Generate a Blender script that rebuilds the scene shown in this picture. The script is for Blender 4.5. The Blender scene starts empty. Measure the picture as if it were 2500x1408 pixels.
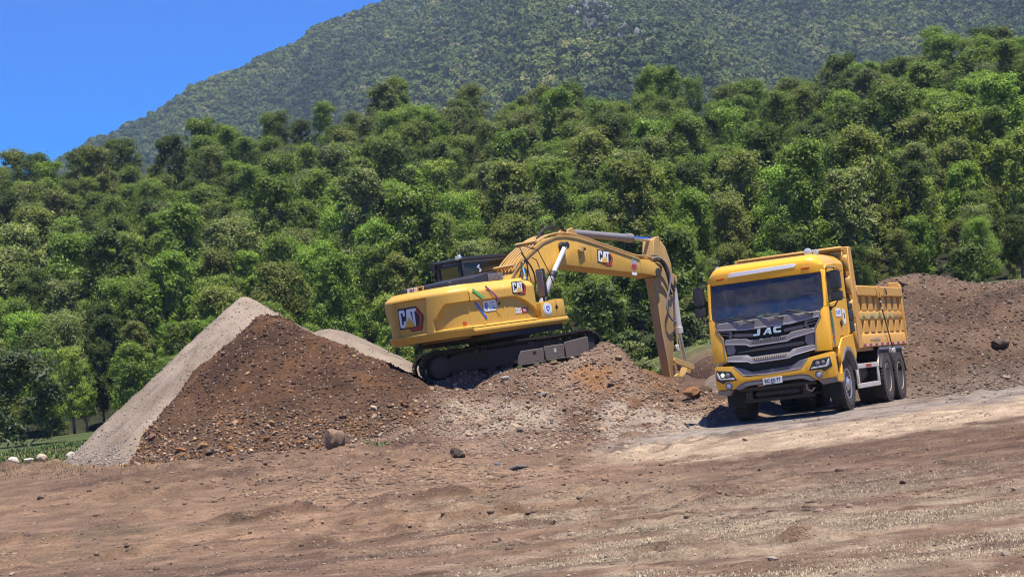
import bpy, bmesh, math, random
import numpy as np
from mathutils import Vector, Matrix

SC = bpy.context.scene
COL = SC.collection
rnd = random.Random(11)
R = math.radians

# ------------------------------------------------------------------ camera
CAM_H, F_PX = 1.7, 4700.0
ROLL, PITCH = R(5.5), R(3.2)
_f = np.array([0, math.cos(PITCH), math.sin(PITCH)])
_u0 = np.array([0, -math.sin(PITCH), math.cos(PITCH)])
_r0 = np.array([1.0, 0, 0])
_r = math.cos(ROLL) * _r0 - math.sin(ROLL) * _u0
_u = math.cos(ROLL) * _u0 + math.sin(ROLL) * _r0
CAMP = np.array([0, 0, CAM_H])
cam = bpy.data.cameras.new('camera')
cam.lens = F_PX / 2500 * 36
cam.sensor_width = 36
cam.clip_start, cam.clip_end = 0.5, 6000
cam_o = bpy.data.objects.new('camera', cam)
COL.objects.link(cam_o)
cam_o.matrix_world = Matrix(((_r[0], _u[0], -_f[0], 0), (_r[1], _u[1], -_f[1], 0),
                             (_r[2], _u[2], -_f[2], CAM_H), (0, 0, 0, 1)))
SC.camera = cam_o

# ------------------------------------------------------------------ sky, sun, exposure
SUN_EL = R(75)
SUN_AZ = R(146)            # compass style: 0 = +Y, 90 = +X; high, behind the camera and a little to its right
sun_dir = Vector((math.sin(SUN_AZ) * math.cos(SUN_EL), math.cos(SUN_AZ) * math.cos(SUN_EL), math.sin(SUN_EL)))
world = bpy.data.worlds.new('World')
SC.world = world
world.use_nodes = True
wn = world.node_tree
wn.nodes.clear()
sky = wn.nodes.new('ShaderNodeTexSky')
sky.sky_type = 'NISHITA'
sky.sun_disc = False
sky.sun_elevation = SUN_EL
sky.sun_rotation = SUN_AZ
sky.altitude = 600
sky.air_density = 1.0
sky.dust_density = 0.2
sky.ozone_density = 2.5
bg = wn.nodes.new('ShaderNodeBackground')
bg.inputs['Strength'].default_value = 0.1
wo = wn.nodes.new('ShaderNodeOutputWorld')
hs = wn.nodes.new('ShaderNodeHueSaturation')
hs.inputs['Saturation'].default_value = 2.7
hs.inputs['Hue'].default_value = 0.528
wn.links.new(sky.outputs[0], hs.inputs['Color'])
wn.links.new(hs.outputs[0], bg.inputs['Color'])
wn.links.new(bg.outputs[0], wo.inputs['Surface'])
sl = bpy.data.lights.new('sun', 'SUN')
sl.energy = 5.0
sl.angle = R(0.53)
sl.color = (1.0, 0.94, 0.82)
so = bpy.data.objects.new('sun', sl)
COL.objects.link(so)
so.location = (0, 0, 60)
so.rotation_euler = (-sun_dir).to_track_quat('-Z', 'Y').to_euler()
SC.view_settings.view_transform = 'Standard'
SC.view_settings.look = 'None'
SC.view_settings.gamma = 1
SC.view_settings.exposure = 0.82
SC.view_settings.use_curve_mapping = False
SC.render.engine = 'CYCLES'
SC.cycles.max_bounces = 6
SC.cycles.transparent_max_bounces = 8
SC.cycles.volume_bounces = 0
SC.cycles.use_denoising = True
SC.cycles.denoiser = 'OPENIMAGEDENOISE'
SC.cycles.denoising_prefilter = 'ACCURATE'
SC.cycles.denoising_input_passes = 'RGB_ALBEDO_NORMAL'
SC.cycles.filter_width = 1.15
SC.cycles.sample_clamp_indirect = 4.0


def at(u, v, D):
    """World point on the sight line of photo point (u, v) (2500 x 1408) at depth D."""
    return CAMP + (_r * ((u - 1250) / F_PX) + _f + _u * ((704 - v) / F_PX)) * D


def project(P):
    q = np.asarray(P) - CAMP
    d = q @ _f
    return 1250 + F_PX * (q @ _r) / d, 704 - F_PX * (q @ _u) / d, d


# ------------------------------------------------------------------ noise
def _hash(ix, iy, seed):
    h = (ix.astype(np.int64) * 374761393 + iy.astype(np.int64) * 668265263 + seed * 1274126177) & 0x7fffffff
    h = ((h ^ (h >> 13)) * 1274126177) & 0x7fffffff
    return ((h ^ (h >> 16)) & 0xffff) / 65535.0


def vnoise(x, y, seed=0):
    x = np.asarray(x, float); y = np.asarray(y, float)
    ix, iy = np.floor(x), np.floor(y)
    fx, fy = x - ix, y - iy
    fx = fx * fx * (3 - 2 * fx); fy = fy * fy * (3 - 2 * fy)
    a = _hash(ix, iy, seed); b = _hash(ix + 1, iy, seed); c = _hash(ix, iy + 1, seed); d = _hash(ix + 1, iy + 1, seed)
    return (a * (1 - fx) + b * fx) * (1 - fy) + (c * (1 - fx) + d * fx) * fy


def fbm(x, y, scale, octaves=4, seed=0, gain=0.5):
    """Roughly -1..1."""
    s = 0; amp = 1; tot = 0
    c, sn = 0.8, 0.6
    for o in range(octaves):
        s = s + amp * (vnoise(x / scale + 17.3 * o, y / scale - 9.1 * o, seed + o) * 2 - 1)
        tot += amp; amp *= gain; scale = scale / 2.03
        x, y = c * x - sn * y, sn * x + c * y
    return s / tot


def sstep(a, b, x):
    t = np.clip((np.asarray(x, float) - a) / (b - a), 0, 1)
    return t * t * (3 - 2 * t)


class TPS:
    def __init__(self, pts, reg=0.0):
        P = np.array(pts, float)
        self.xy, z = P[:, :2], P[:, 2]
        n = len(P)
        K = self.k(self.xy, self.xy) + reg * np.eye(n)
        A = np.zeros((n + 3, n + 3))
        A[:n, :n] = K; A[:n, n] = 1; A[:n, n + 1:] = self.xy
        A[n, :n] = 1; A[n + 1:, :n] = self.xy.T
        self.w = np.linalg.solve(A, np.concatenate([z, [0, 0, 0]]))

    @staticmethod
    def k(a, b):
        d2 = ((a[:, None, :] - b[None, :, :]) ** 2).sum(-1)
        return 0.5 * d2 * np.log(d2 + 1e-9)

    def __call__(self, x, y):
        x = np.asarray(x, float); sh = x.shape
        q = np.stack([x.ravel(), np.asarray(y, float).ravel()], 1)
        out = np.empty(len(q))
        n = len(self.xy)
        for i in range(0, len(q), 60000):
            s = q[i:i + 60000]
            out[i:i + 60000] = self.k(s, self.xy) @ self.w[:n] + self.w[n] + s @ self.w[n + 1:]
        return out.reshape(sh)


# ------------------------------------------------------------------ object helpers
def tag(o, label=None, cat=None, group=None, kind=None):
    if label: o['label'] = label
    if cat: o['category'] = cat
    if group: o['group'] = group
    if kind: o['kind'] = kind
    return o


def link(name, me, parent=None, mat=None):
    o = bpy.data.objects.new(name, me)
    COL.objects.link(o)
    if parent is not None:
        o.parent = parent
    if mat is not None and me is not None and not me.materials:
        me.materials.append(mat)
    return o


def empty(name, M=None, label=None, cat=None, group=None):
    o = bpy.data.objects.new(name, None)
    o.empty_display_size = 0.3
    COL.objects.link(o)
    if M is not None:
        o.matrix_world = M
    return tag(o, label, cat, group)


def np_mesh(name, verts, faces, smooth=True, attrs=None):
    """verts (n,3), faces (m,k) arrays -> mesh, fast."""
    me = bpy.data.meshes.new(name)
    verts = np.asarray(verts, np.float32); faces = np.asarray(faces, np.int32)
    m, k = faces.shape
    me.vertices.add(len(verts)); me.vertices.foreach_set('co', verts.ravel())
    me.loops.add(m * k); me.loops.foreach_set('vertex_index', faces.ravel())
    me.polygons.add(m)
    me.polygons.foreach_set('loop_start', np.arange(0, m * k, k, dtype=np.int32))
    if smooth:
        me.polygons.foreach_set('use_smooth', np.ones(m, dtype=bool))
    me.update(calc_edges=True)
    for an, arr in (attrs or {}).items():
        arr = np.asarray(arr, np.float32)
        if arr.ndim == 1:
            a = me.attributes.new(an, 'FLOAT', 'POINT'); a.data.foreach_set('value', arr)
        else:
            c = np.ones((len(arr), 4), np.float32); c[:, :3] = arr
            a = me.attributes.new(an, 'FLOAT_COLOR', 'POINT'); a.data.foreach_set('color', c.ravel())
    return me


def grid_faces(nx, ny):
    i = np.arange(ny - 1)[:, None] * nx + np.arange(nx - 1)[None, :]
    return np.stack([i, i + 1, i + nx + 1, i + nx], -1).reshape(-1, 4)


class MB:
    """Collects shapes and builds ONE mesh object."""
    def __init__(s):
        s.v = []; s.f = []

    def add(s, vs, fs):
        b = len(s.v)
        s.v += [tuple(map(float, p)) for p in vs]
        s.f += [tuple(i + b for i in f) for f in fs]
        return s

    def box(s, x0, x1, y0, y1, z0, z1, M=None):
        vs = [(x, y, z) for x in (x0, x1) for y in (y0, y1) for z in (z0, z1)]
        if M is not None: vs = [M @ Vector(p) for p in vs]
        return s.add(vs, [(0, 1, 3, 2), (4, 6, 7, 5), (0, 4, 5, 1), (2, 3, 7, 6), (0, 2, 6, 4), (1, 5, 7, 3)])

    def prism(s, poly, axis, lo, hi, M=None):
        n = len(poly)
        def mk(p, c):
            return {0: (c, p[0], p[1]), 1: (p[0], c, p[1]), 2: (p[0], p[1], c)}[axis]
        vs = [mk(p, lo) for p in poly] + [mk(p, hi) for p in poly]
        if M is not None: vs = [M @ Vector(p) for p in vs]
        fs = [tuple(range(n)), tuple(range(2 * n - 1, n - 1, -1))]
        fs += [(i, (i + 1) % n, n + (i + 1) % n, n + i) for i in range(n)]
        return s.add(vs, fs)

    def tube(s, pts, r, n=8, cap=True):
        pts = [Vector(p) for p in pts]
        rs = r if isinstance(r, (list, tuple)) else [r] * len(pts)
        rings = []
        up = None
        for i, p in enumerate(pts):
            d = (pts[min(i + 1, len(pts) - 1)] - pts[max(i - 1, 0)]).normalized()
            if up is None:
                up = Vector((0, 0, 1)) if abs(d.z) < 0.9 else Vector((1, 0, 0))
            a = d.cross(up)
            if a.length < 1e-5: a = d.cross(Vector((0.3, 0.9, 0.1)))
            a.normalize(); b = d.cross(a).normalized(); up = -b if (-b).dot(up) > 0 else b
            b2 = a.cross(d)
            rings.append([p + (a * math.cos(t) + b2 * math.sin(t)) * rs[i] for t in [2 * math.pi * k / n for k in range(n)]])
        vs = [q for rg in rings for q in rg]
        fs = []
        for i in range(len(pts) - 1):
            for k in range(n):
                fs.append((i * n + k, i * n + (k + 1) % n, (i + 1) * n + (k + 1) % n, (i + 1) * n + k))
        if cap:
            fs.append(tuple(range(n - 1, -1, -1))); fs.append(tuple((len(pts) - 1) * n + k for k in range(n)))
        return s.add(vs, fs)

    def lathe(s, prof, axis, o=(0, 0, 0), n=24, close=False):
        """prof: (radius, along-axis) pairs."""
        vs = []
        for k in range(n):
            t = 2 * math.pi * k / n
            for r, a in prof:
                c, d = r * math.cos(t), r * math.sin(t)
                p = {0: (a, c, d), 1: (c, a, d), 2: (c, d, a)}[axis]
                vs.append((p[0] + o[0], p[1] + o[1], p[2] + o[2]))
        m = len(prof); fs = []
        for k in range(n):
            for j in range(m - 1 + (1 if close else 0)):
                j2 = (j + 1) % m
                fs.append((k * m + j, k * m + j2, ((k + 1) % n) * m + j2, ((k + 1) % n) * m + j))
        if not close:
            if prof[0][0] > 1e-4: fs.append(tuple(k * m for k in range(n)))
            if prof[-1][0] > 1e-4: fs.append(tuple(k * m + m - 1 for k in range(n - 1, -1, -1)))
        return s.add(vs, fs)

    def cyl(s, p0, p1, r, n=16):
        return s.tube([p0, p1], r, n)

    def build(s, name, mat, parent=None, bevel=0.0, seg=1, angle=35, fn=None):
        bm = bmesh.new()
        vv = [bm.verts.new(p) for p in s.v]
        for f in s.f:
            try: bm.faces.new([vv[i] for i in f])
            except ValueError: pass
        return finish(bm, name, mat, parent, bevel, seg, angle, fn)


def finish(bm, name, mat, parent=None, bevel=0.0, seg=1, angle=35, fn=None):
    bmesh.ops.remove_doubles(bm, verts=bm.verts, dist=1e-5)
    if fn:
        for v in bm.verts: v.co = Vector(fn(v.co))
    bmesh.ops.recalc_face_normals(bm, faces=bm.faces)
    if bevel > 0:
        es = [e for e in bm.edges if len(e.link_faces) == 2 and e.calc_face_angle(0) > R(angle)]
        if es:
            bmesh.ops.bevel(bm, geom=es, offset=bevel, segments=seg, profile=0.6, affect='EDGES', clamp_overlap=True)
    me = bpy.data.meshes.new(name)
    bm.to_mesh(me); bm.free()
    me.polygons.foreach_set('use_smooth', np.ones(len(me.polygons), dtype=bool))
    me.set_sharp_from_angle(angle=R(38))
    return link(name, me, parent, mat)


def panel(poly, axis, lo, hi, cuts=(), cut_axis=1, M=None):
    """A polygon extruded along an axis and cut into strips so that it can be bent; returns a bmesh."""
    bm = bmesh.new()
    def mk(p, c):
        return {0: (c, p[0], p[1]), 1: (p[0], c, p[1]), 2: (p[0], p[1], c)}[axis]
    vs = [bm.verts.new(mk(p, lo)) for p in poly]
    f = bm.faces.new(vs)
    for c in cuts:
        no = [0, 0, 0]; no[cut_axis] = 1; co = [0, 0, 0]; co[cut_axis] = c
        bmesh.ops.bisect_plane(bm, geom=bm.verts[:] + bm.edges[:] + bm.faces[:], dist=1e-5, plane_co=co, plane_no=no)
    ret = bmesh.ops.extrude_face_region(bm, geom=bm.faces[:])
    d = [0, 0, 0]; d[axis] = hi - lo
    bmesh.ops.translate(bm, vec=d, verts=[g for g in ret['geom'] if isinstance(g, bmesh.types.BMVert)])
    return bm


# ------------------------------------------------------------------ materials
class NT:
    def __init__(s, m):
        s.t = m.node_tree

    def n(s, typ, **kw):
        nd = s.t.nodes.new(typ)
        for k, v in kw.items():
            if k.startswith('_'): setattr(nd, k[1:], v)
            elif k.startswith('i') and k[1:].isdigit(): s.put(nd.inputs[int(k[1:])], v)
            else: s.put(nd.inputs[k.replace('__', ' ')], v)
        return nd

    def put(s, sock, v):
        if hasattr(v, 'links') and hasattr(v, 'is_output'): s.t.links.new(v, sock)
        else: sock.default_value = v

    def noise(s, scale, detail=4, rough=0.55, vec=None, dim='3D'):
        nd = s.n('ShaderNodeTexNoise', Scale=scale, Detail=detail, Roughness=rough)
        if vec is not None: s.put(nd.inputs['Vector'], vec)
        return nd

    def ramp(s, fac, stops):
        nd = s.n('ShaderNodeValToRGB')
        el = nd.color_ramp.elements
        while len(el) < len(stops): el.new(0.5)
        for e, (p, c) in zip(el, stops):
            e.position = p
            e.color = tuple(c) + (1,) if hasattr(c, '__len__') else (c, c, c, 1)
        s.put(nd.inputs[0], fac)
        return nd.outputs[0]

    def mix(s, fac, a, b, mode='MIX'):
        nd = s.n('ShaderNodeMix', _data_type='RGBA', _blend_type=mode)
        s.put(nd.inputs[0], fac)
        for k, v in ((6, a), (7, b)):
            if isinstance(v, tuple) and len(v) == 3: v = v + (1,)
            s.put(nd.inputs[k], v)
        return nd.outputs[2]

    def math(s, op, a, b=0.0, clamp=False):
        nd = s.n('ShaderNodeMath', _operation=op, _use_clamp=clamp)
        s.put(nd.inputs[0], a); s.put(nd.inputs[1], b)
        return nd.outputs[0]


def new_mat(name):
    m = bpy.data.materials.new(name)
    m.use_nodes = True
    return m, NT(m), m.node_tree.nodes['Principled BSDF']


def simple(name, col, rough=0.5, metal=0.0, spec=0.5, dust=0.0, dust_col=(.30, .21, .14), var=0.15, bump=0.0, scale=6.0, coat=0.0):
    """Paint, rubber or metal with uneven dust and a slight change of tone."""
    m, t, b = new_mat(name)
    tc = t.n('ShaderNodeTexCoord').outputs['Object']
    n1 = t.noise(scale, 6, 0.65, tc).outputs[0]
    n2 = t.noise(scale * 7, 4, 0.6, tc).outputs[0]
    c = t.mix(t.math('MULTIPLY', n2, var), tuple(col), tuple(x * 0.45 for x in col))
    if dust > 0:
        f = t.ramp(n1, [(0.36, 0.0), (0.74, 1.0)])
        f = t.math('MULTIPLY', f, dust * 1.5, True)
        f = t.math('ADD', f, dust * 0.35, True)
        c = t.mix(f, c, tuple(dust_col))
        t.put(b.inputs['Roughness'], t.math('ADD', t.math('MULTIPLY', f, 0.5), rough, True))
        mp = t.n('ShaderNodeMapping', Vector=tc); mp.inputs['Scale'].default_value = (5, 5, .9)
        st = t.ramp(t.noise(2.2, 6, .7, mp.outputs[0]).outputs[0], [(.50, 0.0), (.78, 1.0)])
        c = t.mix(t.math('MULTIPLY', st, min(.5, dust * 1.4)), c, tuple(q * .42 for q in dust_col))
    else:
        b.inputs['Roughness'].default_value = rough
    t.put(b.inputs['Base Color'], c)
    b.inputs['Metallic'].default_value = metal
    b.inputs['Specular IOR Level'].default_value = spec
    if coat: b.inputs['Coat Weight'].default_value = coat; b.inputs['Coat Roughness'].default_value = 0.1
    if bump:
        bp = t.n('ShaderNodeBump', Strength=bump, Distance=0.02, Height=n2)
        t.put(b.inputs['Normal'], bp.outputs[0])
    return m


def earth(name, attr=True, col=(.2, .12, .08), fine=22.0, bump=0.6, contrast=0.55, dist=0.03):
    """Soil: the tone painted per vertex by place (which soil lies where), with grains and pebbles from noise."""
    m, t, b = new_mat(name)
    pos = t.n('ShaderNodeNewGeometry').outputs['Position']
    if attr: base = t.n('ShaderNodeAttribute', _attribute_name='tone').outputs['Color']
    else: base = t.n('ShaderNodeRGB'); base.outputs[0].default_value = tuple(col) + (1,); base = base.outputs[0]
    nb = t.noise(1.3, 6, 0.6, pos).outputs[0]
    nf = t.noise(fine, 8, 0.7, pos).outputs[0]
    vo = t.n('ShaderNodeTexVoronoi', Vector=pos, Scale=fine * 0.9)
    vr = t.n('ShaderNodeTexVoronoi', Vector=pos, Scale=fine * 2.6)
    f1 = t.ramp(nb, [(0.3, 1 - contrast * 0.45), (0.7, 1 + contrast * 0.4)])
    f2 = t.ramp(nf, [(0.34, 1 - contrast * 1.1), (0.47, 1 - contrast * .1), (0.56, 1.0), (0.70, 1 + contrast * 0.7)])
    c = t.mix(1.0, base, f1, 'MULTIPLY'); c = t.mix(1.0, c, f2, 'MULTIPLY')
    # pebbles: some cells of the coarse Voronoi are small pale or rusty stones
    sep = t.n('ShaderNodeSeparateColor', i0=vo.outputs['Color'])
    peb = t.math('MULTIPLY', t.math('GREATER_THAN', sep.outputs[0], 0.80), t.math('LESS_THAN', vo.outputs['Distance'], 0.34))
    pc = t.ramp(sep.outputs[1], [(0.0, (.34, .27, .21)), (0.5, (.25, .17, .11)), (0.8, (.18, .16, .15)), (1.0, (.45, .39, .33))])
    c = t.mix(t.math('MULTIPLY', peb, 0.75), c, pc)
    t.put(b.inputs['Base Color'], c)
    b.inputs['Roughness'].default_value = 0.95
    b.inputs['Specular IOR Level'].default_value = 0.15
    hgt = t.math('ADD', t.math('MULTIPLY', nf, 1.1), t.math('MULTIPLY', t.math('SUBTRACT', 0.5, vr.outputs['Distance']), 0.5))
    hgt = t.math('ADD', hgt, t.math('MULTIPLY', peb, 0.5))
    bp = t.n('ShaderNodeBump', Strength=bump, Distance=dist, Height=hgt)
    t.put(b.inputs['Normal'], bp.outputs[0])
    return m


def stone_mat(name):
    m, t, b = new_mat(name)
    tc = t.n('ShaderNodeTexCoord').outputs['Object']
    oi = t.n('ShaderNodeObjectInfo')
    n1 = t.noise(5, 6, 0.65, tc).outputs[0]
    c = t.mix(1.0, oi.outputs['Color'], t.ramp(n1, [(0.3, 0.6), (0.72, 1.25)]), 'MULTIPLY')
    t.put(b.inputs['Base Color'], c)
    b.inputs['Roughness'].default_value = 0.9
    b.inputs['Specular IOR Level'].default_value = 0.2
    bp = t.n('ShaderNodeBump', Strength=0.5, Distance=0.02, Height=n1)
    t.put(b.inputs['Normal'], bp.outputs[0])
    return m


def leaf_mat(name, crest=False):
    """Foliage: the tone of each tree is its object colour; leaves differ one by one."""
    m, t, b = new_mat(name)
    oi = t.n('ShaderNodeObjectInfo')
    lr = t.n('ShaderNodeAttribute', _attribute_name='leaf').outputs['Fac']
    own = oi.outputs['Color'] if not crest else t.ramp(oi.outputs['Random'], [(0, (.055, .080, .020)), (.3, (.125, .165, .033)), (.6, (.165, .235, .038)), (.8, (.145, .160, .040)), (1, (.125, .148, .062))])
    c = t.mix(1.0, own, t.ramp(lr, [(0.0, (.45, .52, .42)), (0.5, (1, 1, 1)), (1.0, (1.75, 1.6, 1.4))]), 'MULTIPLY')
    t.put(b.inputs['Base Color'], c)
    b.inputs['Roughness'].default_value = 0.55
    b.inputs['Specular IOR Level'].default_value = 0.3
    tr = t.n('ShaderNodeBsdfTranslucent')
    t.put(tr.inputs['Color'], t.mix(1.0, c, (1.15, 1.5, 0.55), 'MULTIPLY'))
    mx = t.n('ShaderNodeMixShader', i0=0.40)
    out = m.node_tree.nodes['Material Output']
    t.put(mx.inputs[1], b.outputs[0]); t.put(mx.inputs[2], tr.outputs[0])
    t.put(out.inputs['Surface'], mx.outputs[0])
    return m


def glass_mat(name, tint, fac=0.5):
    m, t, b = new_mat(name)
    m.node_tree.nodes.remove(b)
    tr = t.n('ShaderNodeBsdfTransparent', Color=tuple(tint) + (1,))
    gl = t.n('ShaderNodeBsdfGlossy', Roughness=0.04)
    gl.inputs['Color'].default_value = (.55, .56, .54, 1)
    df = t.n('ShaderNodeBsdfDiffuse'); df.inputs['Color'].default_value = (.25, .22, .18, 1)
    fr = t.n('ShaderNodeFresnel', IOR=1.42)
    m1 = t.n('ShaderNodeMixShader'); t.put(m1.inputs[0], t.math('ADD', fr.outputs[0], 0.03)); t.put(m1.inputs[1], tr.outputs[0]); t.put(m1.inputs[2], gl.outputs[0])
    tc = t.n('ShaderNodeTexCoord').outputs['Object']
    f = t.ramp(t.noise(4, 5, 0.6, tc).outputs[0], [(0.35, 0.05), (0.75, 0.22)])
    m2 = t.n('ShaderNodeMixShader'); t.put(m2.inputs[0], f); t.put(m2.inputs[1], m1.outputs[0]); t.put(m2.inputs[2], df.outputs[0])
    t.put(m.node_tree.nodes['Material Output'].inputs['Surface'], m2.outputs[0])
    return m


MT = {}
MT['stone'] = stone_mat('stone')
MT['leaf'] = leaf_mat('leaves')
MT['bark'] = simple('bark', (.12, .095, .075), 0.9, var=0.5, bump=0.5, scale=3)
MT['cat_yellow'] = simple('excavator yellow paint', (.68, .37, .035), 0.38, dust=0.22, dust_col=(.48, .32, .13), var=0.06, scale=1.6)
MT['cat_dirty'] = simple('worn yellow paint', (.52, .31, .07), 0.55, dust=0.45, dust_col=(.36, .25, .15), var=0.12, scale=2.2)
MT['truck_yellow'] = simple('truck yellow paint', (.90, .435, .006), 0.32, dust=0.10, dust_col=(.45, .32, .16), var=0.04, scale=1.5, coat=0.4)
MT['body_yellow'] = simple('dump body yellow paint', (.66, .325, .035), 0.5, dust=0.28, dust_col=(.40, .28, .15), var=0.08, scale=1.8)
MT['grille_grey'] = simple('grey plastic', (.21, .198, .21), 0.42, dust=0.3, dust_col=(.20, .165, .15), var=0.1, scale=3)
MT['grille_light'] = simple('light grey trim', (.36, .35, .42), 0.4, dust=0.2, var=0.05)
MT['body_shade'] = simple('shade-darkened dump body paint', (.34, .13, .008), 0.55, dust=0.08, dust_col=(.30, .18, .07), var=0.2)  # cleaner orange, with the shade of the side recesses put into its colour
MT['rod'] = simple('bright piston rod', (.82, .82, .82), 0.35, 0.25, dust=0.05, var=0.03)
MT['black_plastic'] = simple('black plastic', (.018, .018, .02), 0.45, dust=0.07, dust_col=(.16, .13, .11), var=0.2)
MT['black_deep'] = simple('deep black', (.008, .008, .009), 0.7, var=0.2)
MT['mesh_grey'] = simple('grille mesh', (.19, .175, .16), 0.6, dust=0.3, var=0.2)
MT['rubber'] = simple('tyre rubber', (.022, .020, .019), 0.8, dust=0.22, dust_col=(.16, .12, .095), var=0.2, bump=0.2)
MT['steel'] = simple('dark steel', (.030, .026, .024), 0.65, dust=0.25, dust_col=(.08, .06, .046), var=0.3, bump=0.2)
MT['track'] = simple('muddy track steel', (.024, .020, .018), 0.7, dust=0.3, dust_col=(.065, .048, .036), var=0.3, bump=0.3)
MT['guard'] = simple('track guard steel', (.13, .105, .095), 0.6, dust=0.4, dust_col=(.17, .13, .10), var=0.3, bump=0.2)
MT['white_dirty'] = simple('dirty white paint', (.60, .57, .52), 0.55, dust=0.35, dust_col=(.38, .30, .23), var=0.2)
MT['rim_tan'] = simple('dusty rim', (.33, .20, .12), 0.7, dust=0.5, dust_col=(.42, .32, .23), var=0.2)
MT['chrome'] = simple('chrome', (.86, .87, .9), 0.12, 1.0, dust=0.04, var=0.02)
MT['rim'] = simple('polished rim', (.62, .62, .63), 0.3, 0.9, dust=0.18, var=0.1)
MT['white'] = simple('white print', (.80, .80, .78), 0.5, var=0.05)
MT['black'] = simple('black print', (.012, .012, .013), 0.5, var=0.05)
MT['red'] = simple('red print', (.42, .035, .025), 0.5, var=0.05)
MT['trailyellow'] = simple('logo yellow', (.72, .42, .05), 0.5, var=0.05)
MT['orange'] = simple('orange lens', (.65, .10, .008), 0.25, var=0.1)
MT['green_print'] = simple('green print', (.12, .45, .12), 0.5, var=0.05)
MT['purple'] = simple('purple print', (.22, .03, .20), 0.5, var=0.05)
MT['orange_print'] = simple('orange print', (.72, .30, .03), 0.5, var=0.05)
MT['blue'] = simple('blue print', (.06, .13, .55), 0.5, var=0.05)
MT['glass'] = glass_mat('cab glass', (.80, .88, .92))
MT['glass_dark'] = glass_mat('dark tinted glass', (.22, .25, .25))
MT['lens'] = simple('lamp lens', (.55, .57, .6), 0.08, 0.3, var=0.05)
MT['teal'] = simple('dashboard', (.26, .40, .43), 0.7, var=0.1)
MT['seat'] = simple('seat cloth', (.05, .05, .055), 0.9, var=0.2)
m, t, b = new_mat('lit lamp')
b.inputs['Emission Color'].default_value = (1, .95, .85, 1); b.inputs['Emission Strength'].default_value = 2.2
MT['lit'] = m
# ------------------------------------------------------------------ where the two machines stand
TRUCK_M = Matrix(((-0.38800955884308164, 0.9214901322035077, -0.01745038822276216, 5.5736),
                  (-0.9216457627342916, -0.3880223247032857, 0.0027863176028422865, 39.75925),
                  (-0.004203603254732041, 0.01716425889515215, 0.9998438467762139, 0.76489), (0, 0, 0, 1)))
EXC_M = Matrix(((0.7064571121787632, -0.7059836580896963, -0.05005420224449819, -0.40064),
                (0.7058388794999153, 0.7079811899542118, -0.023539559412238197, 47.28949),
                (0.052055977930940266, -0.018700512862188504, 0.9984690611032195, 2.26925), (0, 0, 0, 1)))
SLEW = -0.653819250155316
LOW_M = EXC_M @ Matrix.Rotation(SLEW, 4, 'Z')
tw = lambda *p: TRUCK_M @ Vector(p)
lw = lambda *p: LOW_M @ Vector(p)

# ------------------------------------------------------------------ terrain
gp = [(-9, 10, 0), (0, 10, 0), (9, 10, 0), (-9, 20, 0), (0, 20, 0), (7, 17, 0.02), (-30, 10, 0), (30, 10, 0.3), (-30, 30, .3), (30, 30, .7),
      (-40, 75, 1.3), (40, 80, 5.5), (0, -60, 0), (-200, -20, 0), (200, -20, 0.5), (-120, 60, 1.2), (120, 70, 4)]
for (u, v, D) in ((0, 1250, 35), (0, 1138, 50), (300, 1127, 45), (560, 1114, 42.5), (820, 1098, 40.5), (1100, 1150, 35), (1250, 1146, 35.5),
                  (1500, 1108, 36.6), (1780, 1046, 38.2), (2500, 940, 45), (2300, 972, 44.4), (2500, 1100, 27), (2500, 1250, 18.6),
                  (2100, 1040, 34), (1250, 1300, 24.5), (600, 1250, 31.5), (100, 1092, 74), (-300, 1115, 70),
                  (1560, 884, 72), (1740, 855, 76), (2400, 690, 88), (2800, 650, 88), (900, 985, 76)):
    gp.append(tuple(at(u, v, D)))
for q in ((0, -1.1), (0, 1.1), (-3.74, 1.1), (-5.06, 1.1), (-3.74, -1.1), (-5.06, -1.1)):
    p = tw(q[0], q[1], 0); gp.append((p.x, p.y, p.z - 0.01))
gp += [(-0.4, 47.5, 1.0), (4, 51, 1.0), (-4, 52, 1.1), (6, 56, 1.0), (9, 52, .9), (14, 50, 1.0), (-7, 47, 1.0)]
base_tps = TPS(gp, reg=0.02)

SKY_U = [-900, 0, 100, 300, 430, 560, 660, 800, 850, 1010, 1050, 1190, 1280, 1440, 1560, 1690, 1760, 1960, 2130, 2250, 2300, 2400, 2500, 3400]
SKY_V = [396, 386, 356, 332, 330, 284, 254, 246, 212, 192, 218, 188, 196, 184, 194, 148, 192, 170, 144, 148, 100, 62, 30, -70]
HILL_FOOT, HILL_TOP, TREE_H = 98.0, 196.0, 7.4
TREE_TOP = 8.2


def u_of(x, y):
    """Photo column of a direction, taken on the horizon."""
    return 1250 + F_PX * (np.asarray(x) / np.maximum(y, 1.0)) * 1.02


def hill_z(x, y):
    u = u_of(x, y)
    vs = np.interp(u, SKY_U, SKY_V)
    hor = 967 - (u - 1250) * 0.0963
    es = (hor - vs) / F_PX
    foot = base_tps(np.asarray(x), np.full_like(np.asarray(y, float), 88.0))
    foot = np.clip(foot, 0.8, 6)
    ef = (foot + TREE_TOP - 1.7) / HILL_FOOT
    t = (y - HILL_FOOT) / (HILL_TOP - HILL_FOOT)
    tt = np.clip(t, 0, 1)
    e = ef + (es - ef) * tt ** 0.9
    z = e * np.minimum(y, HILL_TOP) - TREE_TOP + 1.7
    z = z - np.maximum(t - 1, 0) * 14
    return z


def ground_z(x, y):
    x = np.asarray(x, float); y = np.asarray(y, float)
    yc = np.minimum(y, 90.0)
    z = base_tps(x, yc)
    far = sstep(86, 100, y)
    if np.any(far > 0):
        z = z * (1 - far) + np.where(far > 0, hill_z(x, np.maximum(y, HILL_FOOT)), 0) * far
    return z


# the bank cut into the ground behind the digging
def bank(x, y):
    return 1.3 * sstep(56.2, 57.0, y + 0.5 * np.sin(x * 1.3)) * sstep(3.0, 6.0, x) * (1 - sstep(13, 18, x)) * (1 - sstep(60, 75, y))


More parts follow.
